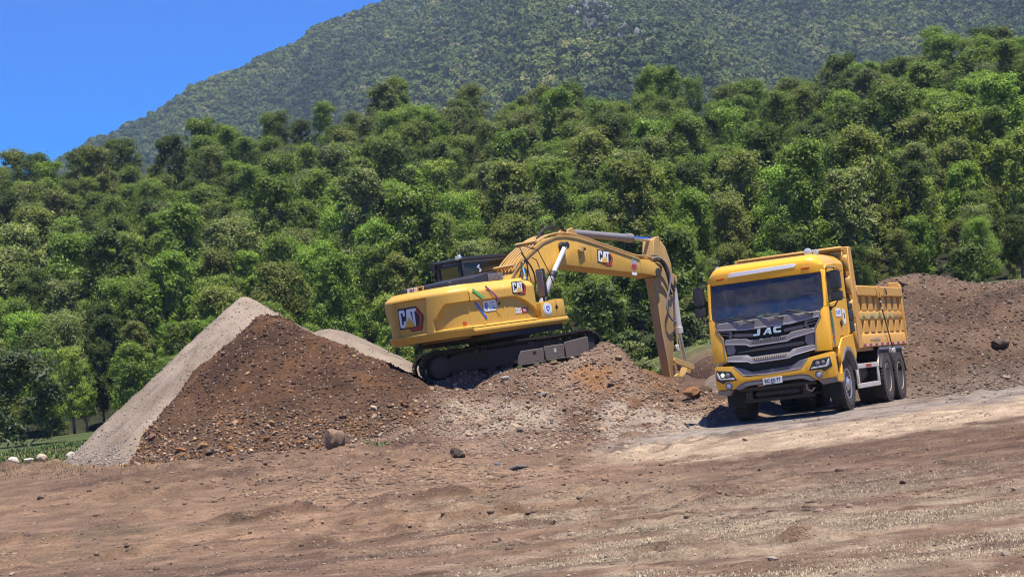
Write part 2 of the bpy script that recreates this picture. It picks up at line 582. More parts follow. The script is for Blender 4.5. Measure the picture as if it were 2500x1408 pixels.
def ground_detail(x, y):
    near = 1 - sstep(52, 62, y)
    # shallow ruts that run across the view, clods and scuffed soil
    w = fbm(x, y, 2.2, 3, 5) * 0.5
    rut = np.sin((y * 1.0 - x * 0.12 + w) * 4.6) * 0.012 * sstep(-.3, .4, fbm(x * .35, y, 3.0, 2, 8))
    z = fbm(x, y, 3.5, 4, 21) * 0.035 + rut + fbm(x, y, 0.7, 4, 33) * 0.034 + fbm(x * .7, y, .2, 3, 34) * .022
    clod = np.maximum(fbm(x * .6, y, 0.55, 4, 44, 0.6) - 0.16, 0) * sstep(0.0, .35, fbm(x * .5, y, 3.2, 3, 61))
    lump = sstep(33.5, 36.5, y) * (1 - sstep(40.5, 43, y)) * (1 - sstep(2, 5.5, x)) * sstep(-11, -7, x)
    z = z + lump * (fbm(x, y, .9, 4, 88, .6) * .10 + np.maximum(fbm(x, y, .4, 3, 89), 0) * .17)
    scr = np.exp(-((y - 31.4 - .16 * x) / .55) ** 2) * sstep(-5.6, -4.6, x) * (1 - sstep(-1.6, .2, x))
    z = z + scr * np.maximum(fbm(x, y, .38, 3, 90, .6) + .1, 0) * .24
    for yy in (30.2, 31.9, 27.4):
        dd = y - yy - .24 * x - .5 * np.sin(x * .3)
        z = z - np.exp(-(dd / .17) ** 2) * (.03 + .014 * np.sin(x * 15.0 + dd * 9)) * sstep(-6, -3, x) + np.exp(-((np.abs(dd) - .30) / .10) ** 2) * .016 * sstep(-6, -3, x)
    z = z + np.maximum(fbm(x * .3, y, .42, 4, 92, .6) - .24, 0) * .10 * sstep(-.2, .3, fbm(x * .4, y, 2.6, 3, 93))
    return (z + clod * 0.34) * near


def ax(parts):
    out = []
    for a, b, st in parts:
        out.append(np.arange(a, b, st))
    return np.concatenate(out + [np.array([parts[-1][1]])])


gx = ax([(-330, -60, 18), (-60, -20, 2.5), (-20, -13, .25), (-13, -7, .1), (-7, 7, .06), (7, 13, .09), (13, 20, .25), (20, 60, 2.5), (60, 330, 18)])
gy = ax([(-70, 8, 6), (8, 12, .4), (12, 30, .055), (30, 46, .09), (46, 58, .2), (58, 100, 1.2), (100, 230, 4), (230, 440, 20)])
GX, GY = np.meshgrid(gx, gy)
GZ = ground_z(GX, GY) + bank(GX, GY)
damp_truck = np.ones_like(GX)
_tl = np.array(TRUCK_M.inverted())
lx = _tl[0, 0] * GX + _tl[0, 1] * GY + _tl[0, 2] * GZ + _tl[0, 3]
ly = _tl[1, 0] * GX + _tl[1, 1] * GY + _tl[1, 2] * GZ + _tl[1, 3]
damp_truck = 1 - 0.85 * (1 - sstep(0, 1.2, np.maximum(np.abs(lx + 2.2) - 4.2, np.abs(ly) - 1.6)))
gverts = np.stack([GX, GY, GZ + ground_detail(GX, GY) * damp_truck], -1).reshape(-1, 3)

C_SOIL = np.array((.236, .150, .094)); C_SOIL2 = np.array((.155, .098, .064)); C_WARM = np.array((.285, .180, .108))
C_SAND = np.array((.50, .375, .25)); C_ROAD = np.array((.34, .295, .25)); C_STRAW = np.array((.37, .29, .195))
C_GREEN = np.array((.055, .085, .025)); C_DUFF = np.array((.022, .024, .012)); C_DARK = np.array((.085, .05, .036)); C_GRASSY = np.array((.115, .10, .055))


def ground_tone(x, y, z):
    P = np.stack([x, y, z], -1)
    ok = y > 6
    u, v, d = project(np.where(ok[..., None], P, np.array([0, 20, 0.0])))
    n1 = fbm(x, y, 4, 4, 71); n2 = fbm(x * .5, y, 1.1, 4, 72); n3 = fbm(x, y, .35, 3, 73)
    def lay(c, col, m):
        return c + (col - c) * np.clip(m, 0, 1)[..., None]
    c = np.broadcast_to(C_SOIL, P.shape).copy()
    c = lay(c, C_WARM, sstep(-.1, .5, n1) * .8 * (1 - sstep(900, 1900, u)))
    c = lay(c, C_SOIL2, sstep(.0, .5, -n1 + .35 * n2) * .75)
    c = lay(c, C_DARK, sstep(.25, .6, n2 + .5 * n3) * .55)
    # dry turf, mostly in the lower right
    st = sstep(1120, 1330, v + (u - 1250) * .06 + 60 * n1) * sstep(700, 1500, u + 200 * n1)
    c = lay(c, C_STRAW, st * sstep(-.25, .35, n2 + .4 * n3) * .7)
    gr = sstep(.1, .45, fbm(x * .5, y, 1.6, 3, 77)) * sstep(1180, 1230, v) * .5
    c = lay(c, C_GRASSY, gr * .6)
    # the haul road: sandy shoulder and grey gravel
    vt = np.interp(u, [1300, 1480, 1800, 2100, 2500, 3200], [1122, 1100, 1040, 992, 942, 850])
    vm = np.interp(u, [1300, 1480, 1800, 2100, 2500, 3200], [1124, 1108, 1064, 1026, 972, 876])
    vb = np.interp(u, [1300, 1480, 1700, 1900, 2200, 2500, 3200], [1126, 1132, 1122, 1108, 1066, 1020, 930])
    e = 14 * n2 + 12 * n3
    onroad = sstep(1380, 1560, u)
    c = lay(c, C_SAND * (1 + .12 * n2 - .10 * np.maximum(n3, 0))[..., None], sstep(vm - 16, vm + 6, v + e) * (1 - sstep(vb - 10, vb + 8, v + 1.5 * e)) * onroad * .92)
    c = lay(c, C_ROAD, sstep(vt - 30, vt - 8, v) * (1 - sstep(vm - 14, vm + 5, v + e)) * onroad * (.8 + .3 * n2))
    # behind: meadow, then the litter under the trees
    md = sstep(56, 62, y + 3 * n1)
    c = lay(c, C_GREEN * 1.15 + np.array((.02, .012, .004)) + np.array((.07, .045, .02)) * (sstep(2, 5, x) * sstep(-.4, .3, n2))[..., None], md * sstep(-.7, -.2, n1 + .4 * n2 + .25))
    c = lay(c, C_DUFF, sstep(90, 104, y + 4 * n1))
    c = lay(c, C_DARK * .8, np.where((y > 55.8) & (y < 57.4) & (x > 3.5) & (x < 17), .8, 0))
    scr = np.exp(-((y - 31.4 - .16 * x) / .6) ** 2) * sstep(-5.8, -4.6, x) * (1 - sstep(-1.4, .4, x))
    c = lay(c, C_DARK * 1.15, scr * sstep(-.15, .2, fbm(x, y, .38, 3, 90, .6)) * .75)
    scuff = sstep(.20, .32, fbm(x * .3, y, .42, 4, 92, .6)) * sstep(-.2, .3, fbm(x * .4, y, 2.6, 3, 93)) * (1 - md)
    c = lay(c, C_DARK * 1.3, scuff * .6)
    n5 = fbm(x * .6, y, .13, 2, 79)
    lo = sstep(-.2, .3, n3)[..., None]
    return c * (.82 + .26 * lo) * (1 + .22 * n5 * (1 - md))[..., None]


gt = ground_tone(gverts[:, 0], gverts[:, 1], gverts[:, 2])
MT['earth'] = earth('soil', bump=.9, dist=.045)
ground = link('ground', np_mesh('ground', gverts, grid_faces(len(gx), len(gy)), attrs={'tone': gt}), mat=MT['earth'])
tag(ground, kind='structure')


# ------------------------------------------------------------------ mountain
def mountain():
    us = np.linspace(-1500, 4300, 260); ts = np.linspace(-.25, 1.35, 150)
    U, T = np.meshgrid(us, ts)
    sk_u = [-1500, -400, 0, 200, 300, 450, 510, 640, 740, 830, 900, 1250, 1700, 2500, 4300]
    sk_e = [-.02, .04, .115, .153, .161, .1735, .183, .1905, .1985, .2075, .2125, .236, .25, .243, .22]
    es = np.interp(U, sk_u, sk_e)
    es = es - .010
    dist = 520 + T * 760
    ang = (U - 1250) / F_PX
    X = np.tan(ang) * dist; Y = dist
    fold = fbm(U * 1.0, T * 260, 420, 4, 91) * 42 + np.sin(U / 230.0 + T * 2.5) * 16
    e = .075 + (es - .075) * np.where(T < 0, T * .8, np.clip(T, 0, 1) ** .92)
    Z = e * dist + CAM_H
    Z = Z + fold * sstep(0.03, .3, T) * (1 - sstep(.62, .98, T))
    Z = Z - np.maximum(T - 1, 0) * 260
    Z = Z + (fbm(U, T * 500, 40, 3, 95)) * 4
    return X, Y, Z, U, T


mX, mY, mZ, mU, mT = mountain()
mt_base = simple('mountain floor', (.035, .040, .022), 0.95, var=0.4, scale=.02)
mo = link('mountain', np_mesh('mountain', np.stack([mX, mY, mZ], -1).reshape(-1, 3), grid_faces(mX.shape[1], mX.shape[0])), mat=mt_base)
tag(mo, kind='structure')

# ------------------------------------------------------------------ the air between here and the mountain
hz_m = bpy.data.materials.new('haze'); hz_m.use_nodes = True
hn = hz_m.node_tree; hn.nodes.clear()
pv = hn.nodes.new('ShaderNodeVolumePrincipled')
pv.inputs['Color'].default_value = (.62, .78, 1.0, 1)
pv.inputs['Density'].default_value = 0.00016
pv.inputs['Anisotropy'].default_value = 0.1
ho = hn.nodes.new('ShaderNodeOutputMaterial')
hn.links.new(pv.outputs[0], ho.inputs['Volume'])
hz = MB().box(-1150, 1150, -90, 1700, -8, 420).build('haze', hz_m)
tag(hz, kind='stuff')
# ------------------------------------------------------------------ heaps of earth and gravel
def rock_mesh(seed, sub=1, jag=.28, flat=.7):
    bm = bmesh.new()
    bmesh.ops.create_icosphere(bm, subdivisions=sub, radius=1)
    rr = random.Random(seed)
    sc = (rr.uniform(.8, 1.25), rr.uniform(.75, 1.1), rr.uniform(.55, .8) * flat / .7)
    planes = [(Vector((rr.gauss(0, 1), rr.gauss(0, 1), rr.gauss(0, 1))).normalized(), rr.uniform(.58, .86)) for _ in range(11)]
    for v in bm.verts:
        p = v.co.copy()
        for n, d in planes:
            k = p.dot(n)
            if k > d: p -= n * (k - d) * .85
        p *= 1 + rr.uniform(-jag, jag) * .35
        v.co = Vector((p.x * sc[0], p.y * sc[1], p.z * sc[2]))
    me = bpy.data.meshes.new('stone')
    bm.to_mesh(me); bm.free()
    me.polygons.foreach_set('use_smooth', np.ones(len(me.polygons), dtype=bool))
    me.set_sharp_from_angle(angle=R(42))
    me.materials.append(MT['stone'])
    return me


ROCKS = [rock_mesh(100 + i) for i in range(9)]
STONE_COLS = [(.34, .26, .19), (.42, .34, .26), (.26, .18, .12), (.20, .165, .14), (.29, .17, .085), (.38, .30, .24), (.16, .12, .10), (.33, .21, .12)]
PALE_COLS = [(.33, .24, .16), (.41, .32, .23), (.28, .195, .125), (.22, .16, .115), (.36, .27, .18), (.31, .20, .115), (.18, .125, .09)]
GREY_COLS = [(.33, .28, .235), (.28, .235, .19), (.38, .33, .28), (.25, .205, .165)]
RUST_COLS = [(.26, .13, .05), (.33, .20, .10), (.16, .09, .055), (.40, .30, .20), (.11, .075, .055), (.24, .11, .04), (.20, .13, .09)]


def rough_up(me, seed, amt):
    n = len(me.vertices); co = np.empty(n * 3); me.vertices.foreach_get('co', co); co = co.reshape(-1, 3)
    d = fbm(co[:, 0] * 1.7 + seed, co[:, 1] * 1.7 + co[:, 2] * 1.3, .9, 4, seed, .6)
    co *= (1 + amt * .75 * d)[:, None]
    me.vertices.foreach_set('co', co.ravel()); me.update()


def place_stone(o, x, y, z, s, rr, cols):
    o.location = (x, y, z)
    o.rotation_euler = (rr.uniform(-.5, .5), rr.uniform(-.5, .5), rr.uniform(0, 6.28))
    o.scale = (s * rr.uniform(.85, 1.2), s * rr.uniform(.85, 1.15), s * rr.uniform(.75, 1.1))
    c = rr.choice(cols); k = rr.uniform(.75, 1.2)
    o.color = (c[0] * k, c[1] * k, c[2] * k, 1)


def pebbles(name, parent, pts, sizes, cols, seed, tones=None):
    """The stones too many to single out: one mesh of small faceted lumps."""
    ico = bmesh.new(); bmesh.ops.create_icosphere(ico, subdivisions=1, radius=1)
    bv = np.array([v.co for v in ico.verts]); bf = np.array([[v.index for v in f.verts] for f in ico.faces]); ico.free()
    # a 12-vertex lump is enough here
    ico = bmesh.new(); bmesh.ops.create_icosphere(ico, subdivisions=1, radius=1); ico.free()
    ph = (1 + 5 ** .5) / 2
    bv = np.array([(-1, ph, 0), (1, ph, 0), (-1, -ph, 0), (1, -ph, 0), (0, -1, ph), (0, 1, ph), (0, -1, -ph), (0, 1, -ph), (ph, 0, -1), (ph, 0, 1), (-ph, 0, -1), (-ph, 0, 1)]) / 1.9
    bf = np.array([(0, 11, 5), (0, 5, 1), (0, 1, 7), (0, 7, 10), (0, 10, 11), (1, 5, 9), (5, 11, 4), (11, 10, 2), (10, 7, 6), (7, 1, 8), (3, 9, 4), (3, 4, 2), (3, 2, 6), (3, 6, 8), (3, 8, 9), (4, 9, 5), (2, 4, 11), (6, 2, 10), (8, 6, 7), (9, 8, 1)])
    g = np.random.default_rng(seed)
    n = len(pts)
    s = np.asarray(sizes)[:, None, None] * (1 + g.uniform(-.28, .28, (n, 12, 1)))
    sc = g.uniform(.7, 1.25, (n, 1, 3)) * np.array([1, 1, .75])
    a = g.uniform(0, 6.28, n); ca, sa = np.cos(a), np.sin(a)
    v = bv[None] * s * sc
    v = np.stack([v[..., 0] * ca[:, None] - v[..., 1] * sa[:, None], v[..., 0] * sa[:, None] + v[..., 1] * ca[:, None], v[..., 2]], -1)
    v = v + np.asarray(pts)[:, None, :]
    f = bf[None] + (np.arange(n) * 12)[:, None, None]
    c = np.array(cols)[g.integers(0, len(cols), n)] * g.uniform(.7, 1.25, (n, 1))
    if tones is not None: c = tones * g.uniform(.7, 1.2, (n, 1))
    tone = np.repeat(c, 12, 0)
    me = np_mesh(name, v.reshape(-1, 3), f.reshape(-1, 3), smooth=False, attrs={'tone': tone})
    o = link(name, me, parent, MT['pebble'])
    o['kind'] = 'stuff'
    return o


m, t, b = new_mat('pebbles')
_a = t.n('ShaderNodeAttribute', _attribute_name='tone').outputs['Color']
_p = t.n('ShaderNodeNewGeometry').outputs['Position']
t.put(b.inputs['Base Color'], t.mix(1.0, _a, t.ramp(t.noise(25, 4, .6, _p).outputs[0], [(0.3, .7), (.7, 1.2)]), 'MULTIPLY'))
b.inputs['Roughness'].default_value = .9
MT['pebble'] = m
MT['heap'] = earth('heap earth', fine=16.0, bump=0.75, contrast=.6, dist=.05)
MT['heap_fine'] = earth('heap gravel', fine=24.0, bump=0.6, contrast=.45, dist=.03)


ROUGH = {}


def heap_rough(x, y, h, k, rough):
    return (fbm(x, y, 1.1, 3, 7 + k) * 1.3 + fbm(x, y, .28, 3, 17 + k) * .8 + np.maximum(fbm(x, y, .55, 4, 27 + k, .6) - .1, 0) * 1.2) * rough * sstep(0, .35, h)


def heap(name, label, cat, zfun, x0, x1, y0, y1, step, tone, mat, rough=.05, group=None, cut=None):
    xs = np.arange(x0, x1, step); ys = np.arange(y0, y1, step)
    X, Y = np.meshgrid(xs, ys)
    Z0 = zfun(X, Y)
    G = ground_z(X, Y) + bank(X, Y)
    h = Z0 - G
    Z = Z0 + heap_rough(X, Y, h, len(name), rough)
    ROUGH[zfun] = (len(name), rough)
    Z = np.maximum(Z, G - .25)
    keep = (h > -.06)
    F = grid_faces(len(xs), len(ys))
    km = keep.ravel()
    F = F[km[F].all(1)]
    used = np.unique(F); remap = -np.ones(X.size, int); remap[used] = np.arange(len(used))
    V = np.stack([X, Y, Z], -1).reshape(-1, 3)[used]
    me = np_mesh(name, V, remap[F], attrs={'tone': tone(V[:, 0], V[:, 1], V[:, 2])})
    # the origin sits at the foot of the heap
    o = link(name, me, mat=mat)
    tag(o, label, cat, group)
    return o


def surf_fn(zfun):
    def f(x, y):
        z0 = zfun(x, y); g0 = ground_z(x, y)
        if zfun in ROUGH: z0 = z0 + heap_rough(x, y, z0 - g0, *ROUGH[zfun])
        return np.maximum(z0, g0)
    return f


def scatter(parent, zfun, dens, x0, x1, y0, y1, n_big, n_small, big, small, cols, seed, name='stone'):
    """dens(x, y, z, h) in 0..1 says where stones lie; big ones are objects of their own, the rest one mesh."""
    g = np.random.default_rng(seed); rr = random.Random(seed)
    def draw(n, power):
        out = []
        tot = 0
        for _ in range(40):
            x = g.uniform(x0, x1, n * 4); y = g.uniform(y0, y1, n * 4)
            z = zfun(x, y); h = z - ground_z(x, y)
            k = g.uniform(0, 1, n * 4) < dens(x, y, z, h) ** power
            out.append(np.stack([x[k], y[k], z[k]], -1)); tot += k.sum()
            if tot >= n: break
        return np.concatenate(out)[:n]
    for x, y, z in draw(n_big, 1.0):
        s = big[0] + (big[1] - big[0]) * rr.random() ** 3
        o = link(name, rr.choice(ROCKS), parent)
        place_stone(o, x, y, z + s * .25, s, rr, cols)
    if n_small:
        p = draw(n_small, 1.0)
        sz = small[0] + (small[1] - small[0]) * g.random(len(p)) ** 3
        p[:, 2] += sz * .2
        pebbles('pebbles', parent, p, sz, cols, seed)


def crumbs(parent, zfun, tone, ok, ext, n, size, seed):
    """Loose lumps of the heap's own soil."""
    g = np.random.default_rng(seed)
    x = g.uniform(ext[0], ext[1], n * 4); y = g.uniform(ext[2], ext[3], n * 4)
    z = surf_fn(zfun)(x, y)
    k = (z > ground_z(x, y) + .02) & ok(x, y, z) & (g.uniform(0, 1, n * 4) < .6 + .4 * sstep(-.3, .4, fbm(x, y, .8, 3, seed)))
    p = np.stack([x[k], y[k], z[k]], 1)[:n]
    sz = size[0] + (size[1] - size[0]) * g.random(len(p)) ** 2.2
    p[:, 2] += sz * .05
    pebbles('soil_crumbs', parent, p, sz, [(1, 1, 1)], seed, tones=tone(p[:, 0], p[:, 1], p[:, 2]))


def lerp_cols(x, y, stops, scale, seed, oct=4):
    n = fbm(x, y, scale, oct, seed) * .5 + .5
    ps = [s[0] for s in stops]; cs = np.array([s[1] for s in stops])
    return np.stack([np.interp(n, ps, cs[:, i]) for i in range(3)], -1)


# -- left: the grey gravel heap, the brown heap tipped against it, and a second grey heap behind
def cone(peak, slopes, soft=.25):
    px, py, pz = peak
    def f(x, y):
        dx, dy = x - px, y - py
        r = np.sqrt(dx * dx + dy * dy)
        a = np.arctan2(dy, dx)
        k = np.interp(np.degrees(a), [-180, -135, -90, -45, 0, 90, 180], slopes)
        r = r * (1 + .08 * fbm(np.cos(a) * 3, np.sin(a) * 3, 1.0, 4, int(abs(px * 10)) + 3))
        return pz + soft * k - np.sqrt(r * r + soft * soft) * k
    return f


tn = lambda d: math.tan(R(d))
GREY_PK = at(592, 729, 48.4)
BROWN_PK = at(638, 765, 46.2)
GREY2_PK = at(797, 805, 51.0)
grey_z = cone(GREY_PK, [tn(39.5), tn(37.5), tn(35), tn(34), tn(33.5), tn(34), tn(39.5)], .18)
brown_z0 = cone(BROWN_PK, [tn(41), tn(39), tn(36.5), tn(32), tn(28.5), tn(34), tn(41)], .12)
def brown_z(x, y):
    return brown_z0(x, y)
grey2_z = cone(GREY2_PK, [tn(33), tn(33), tn(33), tn(33), tn(33), tn(33), tn(33)], .6)


def tone_grey(x, y, z):
    c = lerp_cols(x, y, [(.2, (.205, .155, .113)), (.5, (.27, .212, .158)), (.8, (.31, .25, .19))], 1.2, 301)
    s = sstep(.1, .5, fbm(x + z * .5, y, .5, 3, 305))[:, None]
    return c * (1 - .22 * s)


def tone_brown(x, y, z):
    c = lerp_cols(x, y, [(.25, (.058, .032, .020)), (.5, (.082, .044, .026)), (.75, (.12, .062, .033))], 1.1, 311)
    o = sstep(.05, .6, fbm(x * .8, y, .9, 4, 315, .6) + .15 * (x - BROWN_PK[0]) * .3)[:, None]
    c = c + (np.array((.20, .095, .036)) - c) * o * (.22 + .2 * sstep(-.2, .3, fbm(x, y + z, .3, 3, 319)))[:, None]
    d = sstep(1.5, .4, z - ground_z(x, y))[:, None]
    return c + (np.array((.15, .095, .06)) - c) * d * .45


grey = heap('gravel_heap', 'tall grey gravel heap behind the brown soil heap, at the left', 'heap', grey_z,
            GREY_PK[0] - 7.5, GREY_PK[0] + 8, GREY_PK[1] - 7.5, GREY_PK[1] + 5, .09, tone_grey, MT['heap_fine'], .06)
grey2 = heap('gravel_heap', 'low grey gravel heap between the tall heap and the excavator, farther back', 'heap', grey2_z,
             GREY2_PK[0] - 5, GREY2_PK[0] + 6, GREY2_PK[1] - 5, GREY2_PK[1] + 5, .1, tone_grey, MT['heap_fine'], .03)
brown = heap('soil_heap', 'steep dark brown soil heap with rusty cobbles along its foot', 'heap', brown_z,
             BROWN_PK[0] - 6.5, BROWN_PK[0] + 9, BROWN_PK[1] - 6.5, BROWN_PK[1] + 3.5, .07, tone_brown, MT['heap'], .085)


def dens_brown(x, y, z, h):
    front = sstep(1.0, -1.0, y - BROWN_PK[1]) * (z > grey_z(x, y))
    h = brown_z0(x, y) - ground_z(x, y)
    foot = sstep(1.0, .2, h + .35 * fbm(x, y, 1.1, 2, 355)) * sstep(-.22, .0, h)
    lo = (h > -.2)
    return np.clip(front * lo * (.035 + 1.2 * foot * sstep(-4.4, -1.8, x - BROWN_PK[0]) + .5 * foot), 0, 1)


def heap_stones(parent, zf, dens, ext, nb, ns, big, small, cols, seed):
    scatter(parent, surf_fn(zf), dens, *ext, nb, ns, big, small, cols, seed)


heap_stones(brown, brown_z, dens_brown, (BROWN_PK[0] - 6, BROWN_PK[0] + 8.5, BROWN_PK[1] - 6.4, BROWN_PK[1] + .5), 300, 6000, (.045, .115), (.012, .048), RUST_COLS, 5)
heap_stones(grey, grey_z, lambda x, y, z, h: ((grey_z(x, y) > ground_z(x, y)) & (y < GREY_PK[1] + 1)) * np.clip(.12 + 1.2 * sstep(.5, .0, h), 0, 1) * (z > brown_z0(x, y)), (GREY_PK[0] - 6.5, GREY_PK[0] + 6, GREY_PK[1] - 6, GREY_PK[1] + 1), 90, 3500, (.03, .06), (.012, .03), GREY_COLS, 6)
heap_stones(grey2, grey2_z, lambda x, y, z, h: ((grey2_z(x, y) > ground_z(x, y)) & (y < GREY2_PK[1])) * .3, (GREY2_PK[0] - 2, GREY2_PK[0] + 5, GREY2_PK[1] - 4, GREY2_PK[1]), 12, 300, (.035, .06), (.014, .03), GREY_COLS, 7)

# -- the mound the excavator stands on, with the spoil in front of it
mp = []
for x in (-2.3, -1.2, 0, 1.2, 2.2):
    for y in (-1.72, 0.0, 1.55):
        p = lw(x, y, .07 if y < -1.6 and x > -2 else -.05); mp.append(tuple(p))
for (u, v, D) in ((1489, 842, 45.4), (1468, 852, 45.5), (1530, 878, 45.6), (1584, 925, 45.2), (1610, 935, 46.5), (1650, 945, 47.5), (1700, 962, 46), (1620, 922, 49.3), (1665, 930, 49.4), (1715, 938, 49.2), (1755, 948, 48.4), (1670, 990, 42.6), (1765, 1035, 39.6), (1742, 958, 43.9), (1752, 990, 41.6), (1700, 975, 43.6),
                  (1400, 872, 45.2), (1300, 905, 45.2), (1152, 938, 45.2), (1045, 948, 45.4), (1003, 966, 45.2),
                  (1152, 994, 43.4), (1282, 980, 43.3), (1411, 960, 43.4), (1498, 965, 43.0), (1590, 985, 42.2),
                  (1066, 1050, 41.2), (1239, 1055, 40.3), (1411, 1055, 39.8), (1584, 1058, 39.2), (1690, 1052, 39.0),
                  (960, 1040, 42.2), (880, 1030, 43.3), (930, 990, 45), (980, 955, 47)):
    mp.append(tuple(at(u, v, D)))
for (u, v, D) in ((936, 1078, 40.0), (840, 1072, 41.6), (1020, 1110, 38.0), (1109, 1141, 36.2), (1200, 1147, 35.9), (1282, 1141, 36.2), (1411, 1106, 37.4), (1584, 1088, 37.4), (1700, 1066, 37.8), (1762, 1052, 38.1)):
    p = at(u, v, D); mp.append((p[0], p[1], float(ground_z(p[0], p[1])) - .03))
for (x, y) in ((-6, 46), (-6.5, 42), (-4, 51.5), (0, 52.5), (4, 54), (7.5, 53), (8.5, 50.5), (6.4, 42.2), (7.2, 45), (5.2, 39), (3, 36), (0, 33.5), (-3, 35)):
    mp.append((x, y, float(ground_z(x, y)) - .3))
mound_tps = TPS(mp, reg=.05)


def mound_z(x, y):
    z = mound_tps(x, y)
    # no bulge under the truck
    return z


def tone_mound(x, y, z):
    u, v, d = project(np.stack([x, y, z], -1))
    n1 = fbm(x, y, 1.3, 4, 331); n2 = fbm(x, y, .5, 3, 332)
    c = lerp_cols(x, y, [(.25, (.125, .074, .047)), (.5, (.19, .12, .078)), (.75, (.25, .17, .117))], 1.2, 333)
    def lay(c, col, m): return c + (np.array(col) - c) * np.clip(m, 0, 1)[:, None]
    # pale gravel slides
    g1 = sstep(1040, 1120, u + 40 * n1) * (1 - sstep(1330, 1420, u + 50 * n1)) * sstep(960, 1000, v + 25 * n2) * (1 - sstep(1040, 1075, v + 25 * n1))
    g2 = sstep(1440, 1500, u + 40 * n1) * (1 - sstep(1700, 1760, u)) * sstep(955 + (u - 1480) * .18, 985 + (u - 1480) * .18, v + 15 * n2) * (1 - sstep(1065, 1090, v + 20 * n1))
    c = lay(c, (.34, .265, .195), g1 * .85 * sstep(-.5, .1, n2)); c = lay(c, (.34, .27, .205), g2 * .9 * sstep(-.5, .1, n2))
    # rusty streak down from the crest, dark fresh soil by the bucket and at the left
    o = sstep(1380, 1450, u + 30 * n1) * (1 - sstep(1620, 1680, u)) * sstep(885, 920, v + 25 * n2) * (1 - sstep(955 + (u - 1480) * .18, 985 + (u - 1480) * .18, v + 15 * n2))
    c = lay(c, (.25, .12, .045), o * sstep(-.3, .3, n1 + .2) * .8)
    dk = sstep(1560, 1640, u) * (1 - sstep(990, 1020, v + 20 * n1)) * sstep(-.4, .2, n1)
    c = lay(c, (.085, .05, .034), dk * .75)
    lf = (1 - sstep(1030, 1150, u + 60 * n1 + (v - 980) * .6)) * sstep(-.4, .2, n2 + .2)
    c = lay(c, (.115, .068, .045), lf * .8)
    tp = (1 - sstep(955, 985, v + 18 * n2)) * sstep(1000, 1060, u) * (1 - sstep(1330, 1420, u + 40 * n1))
    c = lay(c, (.165, .105, .07), tp * .7)
    lowr = sstep(1085, 1130, v + 20 * n1)
    c = lay(c, C_SOIL * .9, lowr * .7)
    return c


mound = heap('earth_mound', 'broad stony mound of dug earth under the excavator tracks', 'mound', mound_z, -7, 9, 33.2, 55, .06, tone_mound, MT['heap'], .15)


def dens_mound(x, y, z, h):
    u, v, d = project(np.stack([x, y, z], -1))
    n = fbm(x, y, .9, 3, 351)
    k = .5 + .5 * sstep(-.1, .4, n)
    k = k * (.6 + .4 * sstep(900, 1010, v))
    front = (y < 46.4)
    road = np.interp(u, [1300, 1480, 1800, 2100, 2500], [1118, 1098, 1030, 975, 930])
    off = (u > 1785) | ((v > road - 6) & (u > 1480)) | (v > 1160)
    return np.clip(k * sstep(-.02, .30, mound_z(x, y) - ground_z(x, y) + .15 * n) * front * ~off, 0, 1)


scatter(mound, surf_fn(mound_z), dens_mound, -6.5, 6.5, 33.5, 46.5, 300, 9500, (.04, .115), (.010, .042), PALE_COLS, 9)

crumbs(mound, mound_z, tone_mound, lambda x, y, z: (y < 46.6) & (project(np.stack([x, y, z], -1))[0] < 1775), (-6.5, 7, 33.5, 47), 9000, (.012, .058), 41)
crumbs(brown, brown_z, tone_brown, lambda x, y, z: (y < BROWN_PK[1] + .6) & (z > grey_z(x, y)), (BROWN_PK[0] - 6, BROWN_PK[0] + 8.5, BROWN_PK[1] - 6.2, BROWN_PK[1] + .6), 4500, (.010, .05), 42)

# -- right: the long dark heap behind the truck
rp = []
for (u, v, D) in ((2100, 735, 50.2), (2150, 700, 50.2), (2210, 682, 50.2), (2262, 679, 50.4), (2350, 690, 50.8), (2420, 696, 51.2), (2500, 692, 51.6), (2620, 690, 52), (2760, 700, 52),
                  (2500, 736, 48.6), (2420, 752, 48.6), (2340, 790, 48.2), (2620, 720, 48.8), (2300, 760, 49.2),
                  (2250, 860, 47.0), (2350, 865, 46.9), (2450, 850, 46.9), (2560, 830, 47), (2000, 790, 49.6), (1900, 845, 49.2), (1830, 885, 48.6), (1740, 915, 48.2)):
    rp.append(tuple(at(u, v, D)))
for (u, v, D) in ((2215, 975, 45.0), (2290, 968, 44.9), (2400, 955, 45.0), (2500, 941, 45.0), (2650, 920, 45), (2100, 978, 45.6), (1950, 985, 46), (1800, 980, 46.4), (1690, 965, 47.5)):
    p = at(u, v, D); rp.append((p[0], p[1], float(ground_z(p[0], p[1])) - .03))
for (x, y) in ((8, 56), (12, 57), (16, 58), (5, 53), (20, 57), (21, 52), (20, 46), (4.2, 50), (9, 43), (13, 43)):
    rp.append((x, y, float(ground_z(x, y)) - .4))
right_tps = TPS(rp, reg=.05)


def tone_right(x, y, z):
    c = lerp_cols(x, y, [(.25, (.075, .046, .030)), (.5, (.112, .071, .046)), (.75, (.152, .099, .065))], 1.4, 341)
    u, v, d = project(np.stack([x, y, z], -1))
    lo = sstep(880, 960, v + (u - 2300) * .1 + 30 * fbm(x, y, 1, 3, 343))[:, None]
    c = c + (np.array((.19, .145, .11)) - c) * lo * .6
    l = (1 - sstep(1750, 1800, u))[:, None]
    return c + (np.array((.24, .195, .16)) - c) * l * .8


